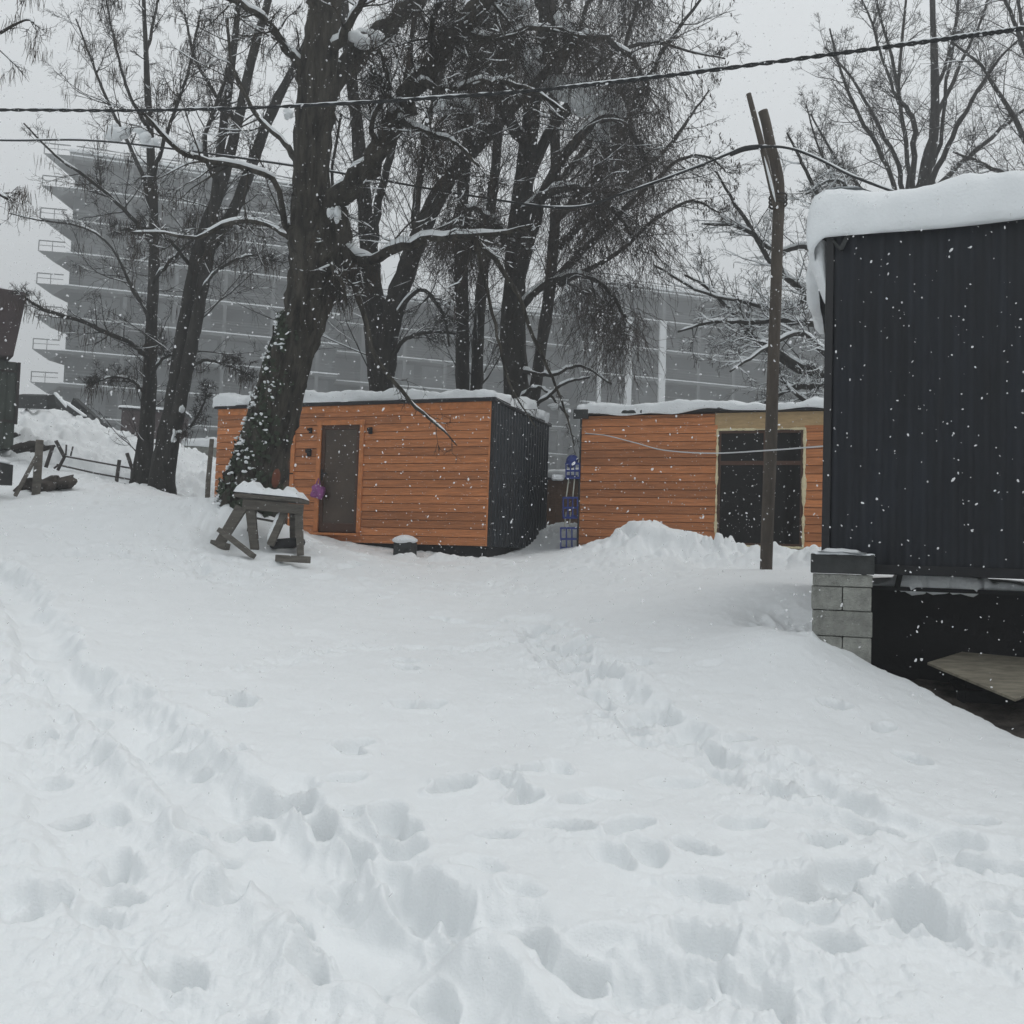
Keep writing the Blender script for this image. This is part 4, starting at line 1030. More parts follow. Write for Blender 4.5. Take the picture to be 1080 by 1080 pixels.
def right_trees():
    D = 21
    t = Tree('bare_tree', P(905, 560, D), 'low spreading bare tree with snow-loaded limbs behind the crooked pole', 808); t.ws = 0.72
    t.trunk_limb([(915, 580, 34, D), (910, 500, 32, D), (904, 440, 28, D), (896, 390, 24, D), (890, 340, 20, D), (888, 300, 16, D), (890, 250, 12, D), (896, 200, 8, D)], 12, 30)
    for q in [((904, 430, 20, D), (880, 404, 17, D - .3), (850, 390, 16, D - .5), (815, 372, 14, D - .8), (790, 350, 10, D - 1.), (768, 325, 7, D - 1.2), (748, 305, 5, D - 1.4), (722, 290, 3, D - 1.6)),
              ((908, 450, 18, D), (885, 415, 14, D - .8), (860, 408, 13, D - 1.1), (835, 410, 9, D - 1.4), (805, 425, 5, D - 1.7)),
              ((895, 370, 16, D), (875, 335, 13, D + .3), (840, 300, 10, D + .5), (812, 275, 8, D + .6), (795, 245, 7, D + .7), (775, 215, 5, D + .8), (755, 180, 3, D + .9)),
              ((892, 350, 14, D), (862, 342, 10, D - .8), (825, 338, 8, D - 1.1), (790, 340, 7, D - 1.4), (750, 340, 5, D - 1.7), (715, 350, 3, D - 2.)),
              ((893, 330, 12, D), (860, 310, 9, D - .5), (830, 325, 7, D - .9), (790, 320, 5, D - 1.2), (740, 308, 4, D - 1.5), (690, 280, 3, D - 1.9)),
              ((889, 290, 11, D), (850, 260, 8, D + .6), (820, 265, 6, D + .9), (780, 240, 5, D + 1.1), (740, 236, 3, D + 1.4)),
              ((890, 270, 10, D), (868, 220, 7, D - .5), (850, 180, 5, D - .8), (830, 140, 3, D - 1.)),
              ((898, 400, 12, D), (870, 372, 9, D - 1.2), (840, 352, 7, D - 1.6), (800, 372, 5, D - 2.), (770, 392, 3, D - 2.3)),
              ((900, 420, 11, D), (868, 428, 9, D - 1.4), (845, 420, 6, D - 1.7), (822, 398, 4, D - 2.)),
              ((890, 260, 8, D), (905, 215, 6, D - .4), (880, 190, 4, D - .7), (850, 205, 3, D - .9))]:
        t.limb(q, 7, 24, .95, .95)
    p1, p2, p3 = t.crown(t.limbs[1:], 16, 8, 6, .34, 46, (.03, .01, .0), snow=.85, r3=.004, t0=.15, smax=.05)
    t.finish('bark_dark')
    e = p3[:, -1]; e = e[t.rng.choice(len(e), 170, replace=False)]
    t.part('seed_pods', [pods(t.rng, e, 1, .08, .18, .012, .02)], 'pod', False)
    D = 27
    t = Tree('bare_tree', P(962, 588, D), 'fan-shaped many-stemmed bare tree rising above the container roof', 909); t.ws = 0.62
    t.trunk_limb([(962, 605, 50, D), (962, 540, 44, D), (962, 420, 40, D), (963, 320, 36, D), (964, 260, 32, D), (968, 215, 18, D), (978, 180, 10, D), (985, 140, 9, D), (986, 80, 8, D), (984, 20, 6, D), (982, -50, 5, D), (980, -120, 5, D)], 12, 44)
    for q in [((962, 260, 16, D), (950, 225, 11, D - .4), (942, 195, 9, D - .6), (928, 160, 8, D - .9), (905, 120, 7, D - 1.2), (888, 80, 5, D - 1.4), (875, 30, 3, D - 1.6)),
              ((963, 250, 16, D), (952, 210, 10, D + .3), (946, 170, 8, D + .5), (925, 130, 7, D + .7), (900, 85, 5, D + .9), (870, 50, 3, D + 1.)),
              ((964, 250, 16, D), (958, 190, 9, D), (955, 150, 8, D), (950, 110, 7, D), (940, 60, 6, D), (925, 5, 4, D), (915, -40, 3, D)),
              ((964, 240, 16, D), (962, 185, 10, D - .7), (965, 140, 9, D - 1.), (958, 115, 8, D - 1.2), (948, 100, 6, D - 1.3), (952, 40, 5, D - 1.5), (958, -30, 3, D - 1.7)),
              ((966, 235, 16, D), (975, 170, 9, D + .8), (990, 120, 8, D + 1.1), (1012, 70, 6, D + 1.4), (1035, 20, 4, D + 1.6), (1050, -30, 3, D + 1.8)),
              ((968, 225, 14, D), (990, 175, 10, D - .6), (1012, 130, 8, D - 1.), (1035, 90, 6, D - 1.3), (1060, 55, 4, D - 1.5), (1090, 30, 3, D - 1.7)),
              ((966, 230, 14, D), (1000, 185, 9, D + .6), (1040, 150, 7, D + 1.), (1075, 120, 5, D + 1.3), (1110, 95, 3, D + 1.5)),
              ((960, 270, 14, D), (930, 225, 9, D + .9), (905, 195, 7, D + 1.3), (880, 165, 5, D + 1.6), (855, 120, 3, D + 1.9)),
              ((962, 262, 12, D), (925, 240, 8, D - 1.), (893, 205, 6, D - 1.4), (865, 160, 4, D - 1.7), (850, 110, 2, D - 2.)),
              ((972, 200, 10, D), (992, 150, 7, D + .2), (998, 90, 6, D + .4), (1008, 30, 4, D + .5), (1012, -30, 3, D + .6)),
              ((984, 100, 8, D), (1000, 60, 5, D - .6), (1010, 10, 4, D - .8), (1016, -40, 3, D - 1.)),
              ((948, 110, 6, D), (930, 60, 5, D - .5), (918, 20, 4, D - .7), (900, -20, 3, D - .9))]:
        t.limb(q, 6, 22, .2, .7)
    p1, p2, p3 = t.crown(t.limbs[1:], 18, 8, 7, .32, 38, (.06, .04, .02), snow=.15, r3=.0045, t0=.3)
    t.finish('bark_dark')
    e = p3[:, -1]; e = e[t.rng.choice(len(e), 260, replace=False)]
    t.part('seed_pods', [pods(t.rng, e, 1, .08, .2, .013, .02)], 'pod', False)
    D = 24
    t = Tree('bare_tree', P(1182, 590, D), 'bare tangled tree at the right edge reaching in over the container snow', 1010); t.ws = 0.7
    t.trunk_limb([(1182, 605, 46, D), (1180, 520, 40, D), (1175, 380, 34, D), (1168, 260, 28, D), (1160, 150, 22, D), (1150, 40, 16, D), (1140, -60, 10, D)], 10, 30)
    for q in [((1170, 270, 18, D), (1130, 210, 12, D - .5), (1090, 160, 9, D - .9), (1060, 110, 7, D - 1.2), (1035, 70, 5, D - 1.4), (1005, 45, 3, D - 1.6)),
              ((1170, 280, 18, D), (1120, 235, 12, D + .5), (1080, 195, 9, D + .9), (1040, 175, 6, D + 1.2), (1005, 160, 3, D + 1.4)),
              ((1165, 210, 14, D), (1115, 130, 10, D - .6), (1085, 60, 8, D - .9), (1062, 5, 5, D - 1.1), (1045, -40, 3, D - 1.3)),
              ((1170, 300, 14, D), (1120, 250, 9, D - .9), (1075, 205, 7, D - 1.3), (1045, 190, 5, D - 1.6), (1010, 195, 3, D - 1.8)),
              ((1160, 160, 12, D), (1110, 90, 9, D + .8), (1080, 30, 6, D + 1.1), (1070, -30, 4, D + 1.3))]:
        t.limb(q, 6, 22, .45, .8)
    t.crown(t.limbs[1:], 16, 8, 6, .36, 44, (.04, .02, .0), snow=.4, r3=.0042, t0=.2)
    t.finish('bark_dark')
right_trees()

def edge_tree():
    D = 11
    t = Tree('bare_tree', P(-170, 620, D), 'pod-hung bare tree at the left edge of which only twig tips reach in', 1111)
    t.trunk_limb([(-170, 640, 50, D), (-165, 450, 44, D), (-155, 300, 38, D), (-150, 150, 32, D), (-140, 0, 26, D), (-130, -120, 18, D)], 12, 30)
    for q in [((-152, 250, 14, D), (-110, 205, 10, D), (-60, 190, 7, D - .2), (-20, 195, 5, D - .3), (8, 210, 3, D - .4)),
              ((-150, 150, 14, D), (-100, 90, 9, D), (-50, 60, 6, D), (-10, 40, 4, D), (25, 22, 2, D), (36, 24, 1.5, D)),
              ((-142, 30, 14, D), (-90, -30, 9, D), (-30, -50, 6, D), (10, -40, 4, D), (40, -30, 2, D)),
              ((-152, 270, 12, D), (-100, 250, 8, D + .5), (-50, 240, 5, D + .7), (-10, 262, 3, D + .9))]:
        t.limb(q, 7, 22, .5, .8)
    p1, p2, p3 = t.crown(t.limbs[1:], 7, 4, 4, .26, 45, (.0, -.04, -.06), snow=.2, r3=.003)
    t.finish('bark_dark')
    e = p3[:, -1]; e = e[t.rng.choice(len(e), 90, replace=False)]
    t.part('seed_pods', [pods(t.rng, e, 7, .08, .25, .004, .04)], 'pod', False)
edge_tree()

# ------------------------------------------------------------------ far buildings in the snowfall
FD = np.array([.955, .297, 0.0])                 # direction along the facades
FYAW = math.degrees(math.atan2(FD[1], FD[0]))
def far_building(px, d, length, top, bottom, floors, label, depth=16, balc=True, pillars=(), setback=0):
    o = P(px, 560, d); base = bottom
    t = thing('apartment_block', (o[0], o[1], base), label, 'building', FYAW)
    H = top - base; fh = H / floors
    MB().box(0, length, 0.02, depth, 0, H).build('facade', M['facade'], t)
    rg = random.Random(int(px * 7 + d))
    for k in range(1, floors + 1):
        z = k * fh
        back = setback * max(0, k - floors + 2) if setback else 0
        MB().box(-.2, length + .2, -1.35, depth + .2, z - .30, z - .02).build('floor_slab', M['conc'], t)
        MB().box(-.18, length + .18, -1.42, -.9, z - .018, z + .10).build('slab_snow', M['snow_roof'], t)
        if balc:   # pointed balcony past the corner with its rail
            V = [(-.2, -1.35, z - .02), (-.2, depth * .35, z - .02), (-2.7, -1.0, z - .02), (-.2, -1.35, z - .34), (-.2, depth * .35, z - .34), (-1.2, -1.0, z - 1.0)]
            b = MB().add(V, [(0, 2, 1), (3, 4, 5), (0, 3, 5, 2), (2, 5, 4, 1), (1, 4, 3, 0)]).build('balcony', M['conc'], t)
            MB().bar((-.3, -1.3, z + .95), (-2.6, -1.0, z + .95), .09, .09).bar((-.3, -1.3, z + .5), (-2.6, -1.0, z + .5), .05, .05).bar((-2.6, -1.0, z - .02), (-2.6, -1.0, z + .95), .08, .08) \
                .bar((-1.4, -1.15, z - .02), (-1.4, -1.15, z + .95), .06, .06).build('balcony_rail', M['conc'], b)
        r_ = MB().bar((.2, -1.3, z + .98), (length, -1.3, z + .98), .08, .08).bar((.2, -1.3, z + .7), (length, -1.3, z + .7), .05, .05).bar((.2, -1.3, z + .42), (length, -1.3, z + .42), .05, .05).build('balustrade', M['conc'], t)
        MB().box(.1, length - .1, -.12, .0, z - fh * .5 - .12, z - fh * .5).build('sill_band', M['conc'], t)
        x = 1.2
        while x < length - 2.5 and k <= floors:
            wd = rg.choice((1.8, 2.6, 3.4))
            MB().box(x, min(x + wd, length - .3), -.06, .0, z - fh + .15, z - .5).build('window', M[rg.choice(('facade', 'facade', 'facade2', 'blind'))], t)
            x += wd + rg.choice((.5, .9, 1.6))
    for x in np.arange(5, length - 1, 4.6):
        MB().box(x, x + .35, -1.30, -.95, 0, H - .35).build('column', M['conc'], t)
    for x, w_ in pillars:
        MB().box(x, x + w_, -1.75, -1.45, 0, H - 3.4).build('white_column', M['white_col'], t)
    MB().box(-.3, length + .3, -1.4, depth + .3, H + .05, H + .35).build('roof', M['conc'], t)
    snow_cap('roof_snow', -.3, length + .3, -1.4, depth + .3, H + .352, .35, (.1,) * 4, (.05,) * 4, t, 77, .08, scale=.6)
    return t
far_building(58, 88, 25.5, 38.5, 1.0, 12, 'tall pale apartment tower with pointed balconies, half hidden by snowfall on the left', 16)
far_building(322, 99.5, 34, 29.5, 1.0, 9, 'grey apartment wing behind the tree trunks, between tower and right block', 16, False)
far_building(606, 104, 34, 32.6, 2.5, 9, 'grey apartment block with white columns seen over the right cabin roof', 14, False, ((4.9, .8), (9.1, .8), (1.6, .4)))

# ------------------------------------------------------------------ poles, wires
def crooked_pole():
    D = 12
    b = P(807, 612, D)
    t = thing('wooden_pole', b, 'crooked rough wooden pole with a second stick lashed to its top before the right cabin', 'pole')
    s, r = limb([(807, 640, 13, D), (808, 598, 13, D), (810, 540, 13, D), (813, 470, 13, D), (815, 400, 12.5, D), (818, 320, 12, D), (820, 250, 12, D), (821.5, 215, 12, D), (821, 190, 11.5, D), (817, 170, 11, D), (812, 150, 10.5, D), (808, 130, 10, D), (804.5, 117, 10, D)], 44)
    MB().tube(s - b, r, 14).build('main_post', M['pole'], t, smooth=True)
    s, r = limb([(818.5, 218, 7, D - .16), (812, 190, 6.5, D - .16), (804, 155, 6.5, D - .15), (797, 128, 6, D - .14), (789.5, 99, 5.5, D - .12)], 20)
    MB().tube(s - b, r, 10).build('lashed_stick', M['pole'], t, smooth=True)
    s0, r0 = limb([(818, 213, 5, D - .2), (812, 188, 3, D - .22), (806, 165, 3.2, D - .22)], 12)
    V, Q = tubes((s0 - b)[None], (r0 * np.sin(np.linspace(0.1, 3.0, 12)))[None], 6); mesh_np('stick_snow', V, Q, M['snow_roof'], t, smooth=True)
    m = MB()
    for py in (208, 212, 216):
        a = np.linspace(0, 2 * math.pi, 20); c = P(820.5, py, D - .07) - b
        m.tube(np.stack([c[0] + .105 * np.cos(a), c[1] + .15 * np.sin(a), np.full(20, c[2])], -1), .012, 6)
    m.build('lashing_wire', M['iron'], t)
crooked_pole()

def cable(name, pts, r, label, mt='cable', n=140, twist=0, snow=0.0):
    s = smooth_path(np.array(pts, float), n); p = np.array([P(a, b, d) for a, b, d in s])
    base = p[0].copy(); t = thing(name, base, label, 'cable')
    if twist:
        T = np.gradient(p, axis=0); T /= np.linalg.norm(T, axis=1, keepdims=True); U = np.cross(T, [0, 0, 1.]); U /= np.linalg.norm(U, axis=1, keepdims=True); W = np.cross(U, T)
        for k in range(2):
            a = np.linspace(0, twist * 2 * math.pi, n) + k * math.pi
            q = p + (U * np.cos(a)[:, None] + W * np.sin(a)[:, None]) * r * 1.05
            MB().tube(q - base, r, 8).build('strand', M[mt], t, smooth=True)
    else:
        MB().tube(p - base, r, 8).build('strand', M[mt], t, smooth=True)
    if snow:
        rg = np.random.default_rng(3); g = np.clip(np.convolve(rg.normal(size=n + 8), np.ones(9) / 3, 'valid') + snow, 0, 1); g[0] = g[-1] = 0
        V, Q = tubes((p + np.array([0, 0, r * (1.9 if twist else 1.0)]) - base)[None], (g * r * .8 + .0003)[None], 6); mesh_np('cable_snow', V, Q, M['snow_roof'], t, smooth=True)
    return t
cable('overhead_cable', [(-160, 117, 12.3), (0, 116, 11.6), (150, 116.5, 11), (310, 112, 10.4), (480, 102, 9.7), (600, 92, 9.3), (720, 78, 8.8), (880, 57, 8.2), (1000, 41, 7.8), (1080, 30, 7.5), (1240, 5, 7)], .0105,
      'twisted pair of black overhead cables with snow on top crossing the whole sky', n=320, twist=46, snow=.25)
cable('service_cable', [(-120, 142, 17), (0, 148, 16.2), (120, 150, 15.5), (330, 178, 14.6), (500, 207, 13.6), (600, 219, 13), (660, 203, 12.6), (730, 178, 12.2), (775, 160, 11.88), (800, 155, 11.78), (830, 156, 11.8), (862, 167, 11.6), (900, 186, 11), (945, 203, 10.2)], .016,
      'thin black cable sagging from the left and hung over the crooked pole top', n=200, snow=.5)
tie = thing('cable_sleeve', P(785, 157, 11.84), 'fat taped joint on the thin cable beside the crooked pole', 'cable sleeve')
s_ = smooth_path(np.array([(770, 163, 11.88), (785, 157, 11.84), (804, 154.5, 11.77)]), 12)
MB().tube(np.array([P(a, b, d) for a, b, d in s_]) - P(785, 157, 11.84), .030 + .006 * np.sin(np.linspace(0, 3.1, 12)), 8).build('tape', M['cable'], tie, smooth=True)
cable('lead_cable', [(617, 457, 16.4), (640, 459.5, 15.7), (670, 467, 15), (702, 475, 14), (752, 478, 12.6), (810, 475, 11.2), (850, 472, 9.9), (871, 470.5, 9.0)], .0085, 'pale lead strung loosely across the right cabin and its window', 'white_cable', 80)

# ------------------------------------------------------------------ things in the yard
def trestle():
    D = 12.2; b = P(288, 588, D); b[2] = gz(b[0], b[1]); S = D / F
    t = thing('wooden_trestle', b, 'rickety grey wooden trestle table with lumpy snow on top beside the thick trunk', 'trestle')
    q = lambda px, py, y=0.0: P(px, py, D + y) - b
    MB().bar(q(254, 523.5, .22), q(321, 529, .22), .64, .05, ref=(0, 0, 1)).build('table_top', M['greywood_h'], t, bevel=.006)
    MB().bar(q(256, 531.5, -.04), q(320, 537.5, -.04), .035, .13, ref=(0, 0, 1)).bar(q(257, 531.5, .46), q(319, 537.5, .46), .035, .13, ref=(0, 0, 1)).build('apron', M['greywood_h'], t, bevel=.004)
    legs = [((255, 535, -.02), (230, 576, -.10), .15), ((264, 534, -.0), (269, 582, .02), .13), ((315, 538, .0), (317, 586, -.02), .10), ((309, 536, .46), (309, 578, .5), .09), ((268, 534, .46), (262, 572, .55), .09)]
    for a, e, w_ in legs: MB().bar(q(*a), q(*e), w_, .07, w2=w_ * .8).build('leg', M['greywood'], t, bevel=.006)
    MB().bar(q(300, 541, .05), q(285, 575, -.12), .09, .07).build('brace', M['greywood'], t, bevel=.005)
    MB().bar(q(262, 545, .49), q(300, 552, .49), .10, .03, ref=(0, 0, 1)).build('cross_rail', M['greywood_h'], t, bevel=.004)
    c = [q(300 - 15 * f, 541 + 34 * f, .05 - .17 * f) + np.array([-.045, 0, .045]) for f in np.linspace(.1, .95, 10)]
    V, Q = tubes(np.array(c)[None], (np.array([.01, .03, .035, .03, .036, .03, .034, .03, .025, .008]))[None], 6); mesh_np('brace_snow', V, Q, M['snow_roof'], t, smooth=True)
    n = 13; Vg = []
    A0, A1 = q(253.5, 520, .22), q(321, 526.5, .22)
    nu, nv = 40, 18
    for j in range(nv):
        for i in range(nu):
            u = i / (nu - 1); v_ = j / (nv - 1)
            p = A0 + (A1 - A0) * u + np.array([0, (v_ - .5) * .64, 0])
            ed = min(1, min(u, 1 - u) * 9) * min(1, min(v_, 1 - v_) * 5)
            hh = (ed ** .35) * (.085 + .022 * math.sin(u * 9 + .6) + .018 * math.sin(u * 23 + v_ * 5) + .012 * math.sin(u * 47 + v_ * 11) + .02 * math.sin(v_ * 9 + u * 3) + .055 * math.exp(-((u - .22) / .16) ** 2) + .02 * math.exp(-((u - .72) / .1) ** 2))
            Vg.append(p + np.array([0, 0, max(.0, hh)]))
    idx = np.arange(nu * nv).reshape(nv, nu); Q = np.stack([idx[:-1, :-1], idx[:-1, 1:], idx[1:, 1:], idx[1:, :-1]], -1).reshape(-1, 4)
    mesh_np('top_snow', Vg, Q, M['snow_roof'], t, smooth=True)
    def lone(name, a, e, w_, h, label, cat='plank', m='greywood'):
        pa, pe = P(*a), P(*e); c = (pa + pe) / 2; o = thing(name, c, label, cat)
        MB().bar(pa - c, pe - c, w_, h).build('board', M[m], o, bevel=.004); return o
    lone('loose_plank', (232, 559, 11.9), (267, 586.5, 11.6), .06, .10, 'grey plank propped against the splayed left leg of the trestle')
    lone('loose_plank', (292, 588.5, 11.7), (326, 590.5, 11.5), .085, .07, 'short dark plank lying flat in snow right of the trestle')
    lone('loose_plank', (224, 573, 12.2), (240, 577, 12.0), .09, .08, 'stub of dark wood under the trestle left foot')
    c = P(303, 573, 12.35); bk = thing('rubber_tyre', c, 'black tyre lying in snow under the trestle table', 'tyre')
    a = np.linspace(0, 2 * math.pi, 33)
    ring = np.stack([.17 * np.cos(a), .17 * np.sin(a), .02 * np.cos(a)], -1); V, Q = tubes(ring[None], np.full((1, 33), .065), 10); mesh_np('tyre', V, Q, M['rubber'], bk, smooth=True)
trestle()

def small_things():
    rg = np.random.default_rng(77)
    # purple bag on the door handle
    u, z = wall_uv(338.5, 519, CAB1, YAW1); a = math.radians(YAW1)
    c = CAB1 + np.array([math.cos(a) * u + math.sin(a) * .10, math.sin(a) * u - math.cos(a) * .10, z])
    t = thing('plastic_bag', c, 'crumpled purple and pink bag hanging from the door handle', 'bag')
    V, Q = blob((0, 0, 0), (.11, .07, .12), 5, .6, 18, 12); V = V + .02 * lump(V, 3, 40)[:, None]; mesh_np('bag_body', V, Q, M['purple'], t, smooth=True)
    MB().tube([(-.04, 0, .08), (-.02, -.01, .18), (.0, 0, .24), (.02, .01, .18), (.04, 0, .08)], .012, 6).build('bag_loop', M['purple'], t, smooth=True)
    # snow-topped block by the cabin wall
    c = P(427, 578, 15.35); t = thing('concrete_foot', c, 'dark concrete foot with a round snow cap below the wooden wall', 'footing', YAW1)
    MB().box(-.16, .16, -.12, .14, -.25, .1).build('block', M['slab_dark'], t, bevel=.02)
    V, Q = blob((0, 0, .13), (.20, .16, .085), 9, .2, 18, 10); mesh_np('snow_cap', V, Q, M['snow_roof'], t, smooth=True)
    # blue rack between the cabins
    D = 16.6; b = P(600, 580, D); t = thing('blue_rack', b, 'blue three-tier wire rack with pale cords in the gap between cabins', 'rack')
    q = lambda px, py, y=0.: P(px, py, D + y) - b
    for (x0, x1, y0, y1) in ((597, 611, 489, 504), (594, 609, 525, 546), (591.5, 609, 557, 580)):
        m = MB()
        for yy in (0, .25):
            for px in np.linspace(x0, x1, 4): m.bar(q(px, y0, yy), q(px, y1, yy), .024, .024)
            for py in (y0, (y0 + y1) / 2, y1): m.bar(q(x0, py, yy), q(x1, py, yy), .035, .035, ref=(0, 0, 1))
        for px in (x0, x1): m.bar(q(px, y0, 0), q(px, y0, .25), .03, .03, ref=(0, 0, 1)).bar(q(px, y1, 0), q(px, y1, .25), .03, .03, ref=(0, 0, 1))
        m.box(*sorted((q(x0 + 1, y0)[0], q(x1 - 1, y0)[0])), .03, .22, q(x0, y1)[2] + .02, q(x0, y1)[2] + .06).build('basket', M['blue'], t)
    for a, e in (((600, 504), (597, 526)), ((606, 504), (604, 526)), ((597, 540), (595, 560)), ((602, 540), (600, 560))):
        MB().bar(q(*a, .05), q(*e, .05), .022, .022).build('cord', M['cord'], t)
    MB().box(q(598, 0)[0], q(612, 0)[0], .0, .25, q(600, 506)[2], q(600, 506)[2] + .10).build('rack_snow', M['snow_roof'], t, bevel=.04)
    V, Q = blob(q(603, 487, .1), (.10, .09, .10), 4, .4); mesh_np('knob', V, Q, M['blue'], t, smooth=True)
    # brown low shed behind the gap
    D = 20.5; b = P(566, 575, D); t = thing('low_shed', b, 'low brown board shed with snow on its dark roof seen in the gap between cabins', 'shed', -12)
    hh = P(590, 506, D)[2] - b[2]
    MB().box(0, 2.2, 0, 1.4, -.6, hh).build('board_wall', M['brick'], t)
    m = MB()
    for k in range(16): m.box(.002 + k * .137, .125 + k * .137, -.016, -.002, -.6, hh - .02)
    m.build('batten_boards', M['brick'], t)
    MB().box(-.1, 2.3, -.12, 1.5, hh + .002, hh + .07).build('roof', M['flash'], t)
    snow_cap('roof_snow', -.1, 2.3, -.12, 1.5, hh + .072, .17, (.02,) * 4, (.02,) * 4, t, 5, .03)
    # shed at the left edge
    b = P(18, 446, 19); t = thing('metal_shed', b, 'dark metal shed with a steep brown overhanging roof at the left edge', 'shed', 36)
    q = lambda px, py: wall_uv(px, py, b, 36)
    pr = [q(-60, 298), q(27, 311), q(12, 378), q(-60, 372)]
    V = [(u, y, z) for y in (-.25, 2.4) for u, z in pr]
    MB().add(V, [(0, 3, 2, 1), (4, 5, 6, 7), (0, 1, 5, 4), (1, 2, 6, 5), (2, 3, 7, 6), (3, 0, 4, 7)]).build('roof_side', M['shed_roof'], t, bevel=.01)
    x0, x1, z0, z1 = q(-60, 400)[0], q(18, 400)[0], q(0, 446)[1], q(0, 380)[1]
    V, Q = corrugated(x0, x1, z0 - .5, z1, .0, .16, .02); mesh_np('wall', V, Q, M['shed_wall'], t)
    MB().box(x0, x1, .01, 2.2, z0 - .5, z1).build('rear_wall', M['shed_wall'], t)
    MB().bar((x1 + .02, -.03, z1), (x1 + .02, -.03, z0), .05, .05).bar((x0, -.04, z0 + .05), (x1 + .03, -.04, z0 + .05), .05, .05, ref=(0, 0, 1)).bar((x0, -.04, z1 - .2), (x1 + .03, -.04, z1 - .2), .04, .04, ref=(0, 0, 1)).build('wall_trim', M['iron'], t)
    u, z = q(-10, 306); V, Q = blob((u, .9, z + .04), (.7, 1.0, .13), 6, .15, 24, 10); mesh_np('roof_snow', V, Q, M['snow_roof'], t, smooth=True)
    # fence posts and the bent iron fence
    def post(name, a, e, w_, D, label, cat='post', m='greywood', sub=.3):
        pa, pe = P(*a, D), P(*e, D); pe = pe + (pe - pa) / np.linalg.norm(pe - pa) * sub
        o = thing(name, pe, label, cat); MB().tube([pa - pe, (pa - pe) * .5 + rg.normal(size=3) * .012, np.zeros(3)], [w_ * .44, w_ * .5, w_ * .52], 8).build('stake', M[m], o, smooth=True); return o
    o = post('fence_post', (42, 464), (37.5, 526), .13, 14.5, 'thick grey fence post with a slanting brace at the far left')
    pa, pe = P(38.5, 481, 14.4), P(16, 523, 14.0); MB().bar(pa - np.array(o.location), pe - np.array(o.location), .045, .04).build('brace', M['greywood'], o)
    post('fence_post', (223.5, 463), (219, 533), .085, 15.3, 'slim grey post beside the left cabin corner')
    D = 17.5
    b = P(95, 508, D); t = thing('iron_fence', b, 'bent low iron fence of leaning stakes and two thin rails in snow', 'fence')
    q = lambda px, py, y=0.: P(px, py, D + y) - b
    for a, e, r in (((56, 470), (48.5, 493), .035), ((59, 465), (68, 482), .035), ((68, 482), (61, 496), .03), ((126, 485), (122, 515), .035), ((134, 478), (140, 496), .035), ((70, 469), (69.5, 480), .016), ((77, 471), (74.5, 481), .016), ((62, 490), (57, 494), .018), ((132, 510), (130, 517), .02)):
        MB().tube([q(*a), q(*e)], r, 7).build('stake', M['iron'], t, smooth=True)
    MB().tube([q(67, 481), q(100, 487), q(139, 494)], .016, 6).build('rail', M['iron'], t); MB().tube([q(60, 490), q(100, 499), q(139, 506)], .016, 6).build('rail', M['iron'], t)
    # dark heaps
    def heap(name, c, r, label, cat, m='soil', seed=1):
        o = thing(name, c, label, cat); V, Q = blob((0, 0, 0), r, seed, .5, 26, 14); V = V + .035 * lump(V, seed, 16)[:, None] + .02 * lump(V, seed + 1, 40)[:, None]; mesh_np('heap', V, Q, M[m], o, smooth=True); return o
    heap('brush_heap', P(40, 513, 14.9), (.26, .18, .15), 'dark tangled heap at the foot of the braced post', 'heap', 'soil', 3)
    heap('brush_heap', P(62, 509, 15.2), (.24, .16, .12), 'small dark heap right of the braced post', 'heap', 'soil', 6)
    heap('dark_log', P(30, 472, 18.5), (.35, .2, .11), 'dark log half buried in the snow bank behind the braced post', 'log', 'bark_dark', 8)
    heap('dark_log', P(10, 459, 20), (.16, .12, .05), 'small dark stub poking out of snow below the metal shed', 'log', 'bark_dark', 9)
    c = P(-2, 497, 14.0); o = thing('wooden_box', c, 'dark grey wooden box cut off by the left edge', 'box'); MB().box(-.3, .12, -.15, .2, -.2, .12).build('box_body', M['slab_dark'], o, bevel=.01)
    V, Q = blob((-.1, .02, .14), (.25, .2, .05), 3, .2); mesh_np('box_snow', V, Q, M['snow_roof'], o, smooth=True)
    # timbers on the bank
    D = 26
    for k, (a, e, w_, lb) in enumerate([((48, 422), (76, 433), .14, 'snowy timber lying highest on the left bank'), ((58, 418), (72, 434), .10, 'short timber crossing others on the left bank'),
                                ((78, 424), (110, 453), .16, 'long dark timber sloping down the left bank'), ((72, 430), (90, 443), .10, 'pale timber between others on the left bank'), ((92, 440), (104, 458), .12, 'lowest dark timber sloping down the left bank'), ((22, 423), (54, 424), .22, 'thick dark beam lying flat on the crest of the left bank')]):
        pa, pe = P(*a, D - .3 * k), P(*e, D - .4 * k - .4); c = (pa + pe) / 2; o = thing('bank_timber', c, lb, 'timber', group='timbers on the left bank')
        MB().bar(pa - c, pe - c, w_ * 1.6, w_, ref=(0, 1, .3)).build('beam', M['slab_dark'], o, bevel=.01)
        if k in (0, 1, 3): MB().bar(pa - c + np.array([0, 0, w_ * .9]), pe - c + np.array([0, 0, w_ * .9]), w_ * .8, w_, ref=(0, 1, .3)).build('beam_snow', M['snow_roof'], o, bevel=.03)
    # dark hut and low snowy wall behind the left trees
    D = 31; b = P(127, 462, D); t = thing('dark_hut', b, 'small dark brown hut behind the left bank, partly hidden by slender trunk', 'hut', 10)
    MB().box(0, 1.9, 0, 1.5, -.8, .95).build('hut_wall', M['shed_roof'], t); MB().box(-.08, 1.98, -.1, 1.6, .952, 1.02).build('roof', M['flash'], t)
    snow_cap('roof_snow', -.08, 1.98, -.1, 1.6, 1.022, .07, (.02,) * 4, (.01,) * 4, t, 6, .02)
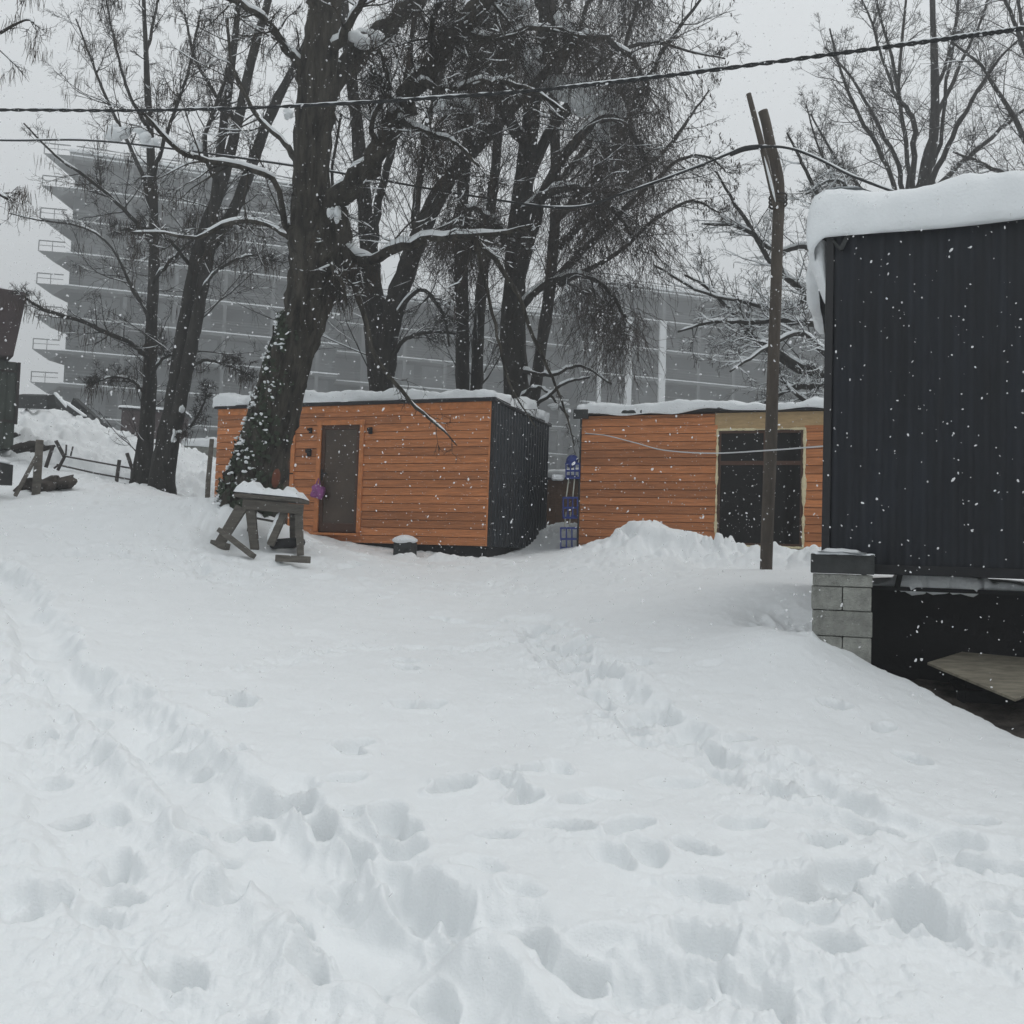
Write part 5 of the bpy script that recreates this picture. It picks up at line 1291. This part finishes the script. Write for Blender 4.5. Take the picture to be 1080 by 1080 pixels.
    D = 27; b = P(192, 480, D); t = thing('low_wall', b, 'low grey concrete wall capped with snow left of the cabin', 'wall', -8)
    MB().box(0, 2.6, 0, .3, -.6, .28).build('wall_body', M['block'], t); snow_cap('wall_snow', 0, 2.6, -.03, .33, .282, .22, (.03,) * 4, (.04,) * 4, t, 9, .04)
small_things()

# ------------------------------------------------------------------ falling snow and the air
def flakes():
    rng = np.random.default_rng(9); n = 54000
    d = 17.0 * rng.random(n) ** (1 / 2.7); d = np.clip(d, 1.0, 17)
    x = d * rng.uniform(-.75, .85, n); z = 1.6 + d * rng.uniform(-.55, .70, n); y = d * .99
    g = base_z(x, y); k = (z > g + .05)
    x, y, z = x[k], y[k], z[k]; n = len(x)
    dd = np.sqrt(x * x + y * y)
    r = np.clip(rng.lognormal(math.log(.0038), .42, n), .0015, .010)
    big = rng.random(n) < .05
    r = np.where(big, r, np.minimum(r, dd * .00095 + .0008))
    c = np.stack([x, y, z], -1)
    # keep flakes out of the solid things
    for o_, yaw, L0, L1_, Dn, z0, z1 in ((CON, YAW3, -.3, 7, 3, 0, 5), (CAB1, YAW1, -6, .2, 3.3, 0, 5), (CAB2, YAW2, -.2, 6, 3, 0, 5)):
        a = math.radians(yaw); u = (x - o_[0]) * math.cos(a) + (y - o_[1]) * math.sin(a); v = -(x - o_[0]) * math.sin(a) + (y - o_[1]) * math.cos(a)
        hit = (u > L0) & (u < L1_) & (v > -.15) & (v < Dn) & (z < o_[2] + 3.2); c = c[~hit]; r = r[~hit]; x, y, z = c.T
    n = len(c)
    g_ = (1 + 5 ** .5) / 2
    oc = np.array([(-1, g_, 0), (1, g_, 0), (-1, -g_, 0), (1, -g_, 0), (0, -1, g_), (0, 1, g_), (0, -1, -g_), (0, 1, -g_), (g_, 0, -1), (g_, 0, 1), (-g_, 0, -1), (-g_, 0, 1)]) / math.sqrt(1 + g_ * g_)
    st = np.stack([rng.uniform(.6, 1.25, n), rng.uniform(.6, 1.25, n), rng.uniform(.7, 1.6, n)], -1)
    lean = rng.normal(0, .35, (n, 1, 1)) * np.array([1, 0, 0])
    V = oc[None] * st[:, None, :] * rng.uniform(.72, 1.2, (n, 12, 1)); V = V + lean * V[..., 2:3]; V = c[:, None, :] + V * r[:, None, None]
    tri = np.array([(0, 11, 5), (0, 5, 1), (0, 1, 7), (0, 7, 10), (0, 10, 11), (1, 5, 9), (5, 11, 4), (11, 10, 2), (10, 7, 6), (7, 1, 8),
                    (3, 9, 4), (3, 4, 2), (3, 2, 6), (3, 6, 8), (3, 8, 9), (4, 9, 5), (2, 4, 11), (6, 2, 10), (8, 6, 7), (9, 8, 1)])
    T = (np.arange(n)[:, None, None] * 12 + tri[None]).reshape(-1, 3)
    o = mesh_np('falling_snow', V.reshape(-1, 3), None, M['flake'], smooth=True, tris=T)
    tagset(o, 'snowflakes drifting down through the air', 'snow', kind='stuff')
flakes()

def haze():
    o = MB().box(-178, 178, -178, 178, -3.2, 46).build('haze', bpy.data.materials.new('haze_air'))
    m = o.data.materials[0]; m.use_nodes = True; t = m.node_tree; t.nodes.clear()
    out = t.nodes.new("ShaderNodeOutputMaterial"); v = t.nodes.new("ShaderNodeVolumePrincipled")
    v.inputs['Color'].default_value = (.93, .96, .98, 1); v.inputs['Density'].default_value = .0058; v.inputs['Anisotropy'].default_value = .2
    t.links.new(v.outputs[0], out.inputs['Volume'])
    tagset(o, 'pale snowy air', 'haze', kind='stuff')
haze()
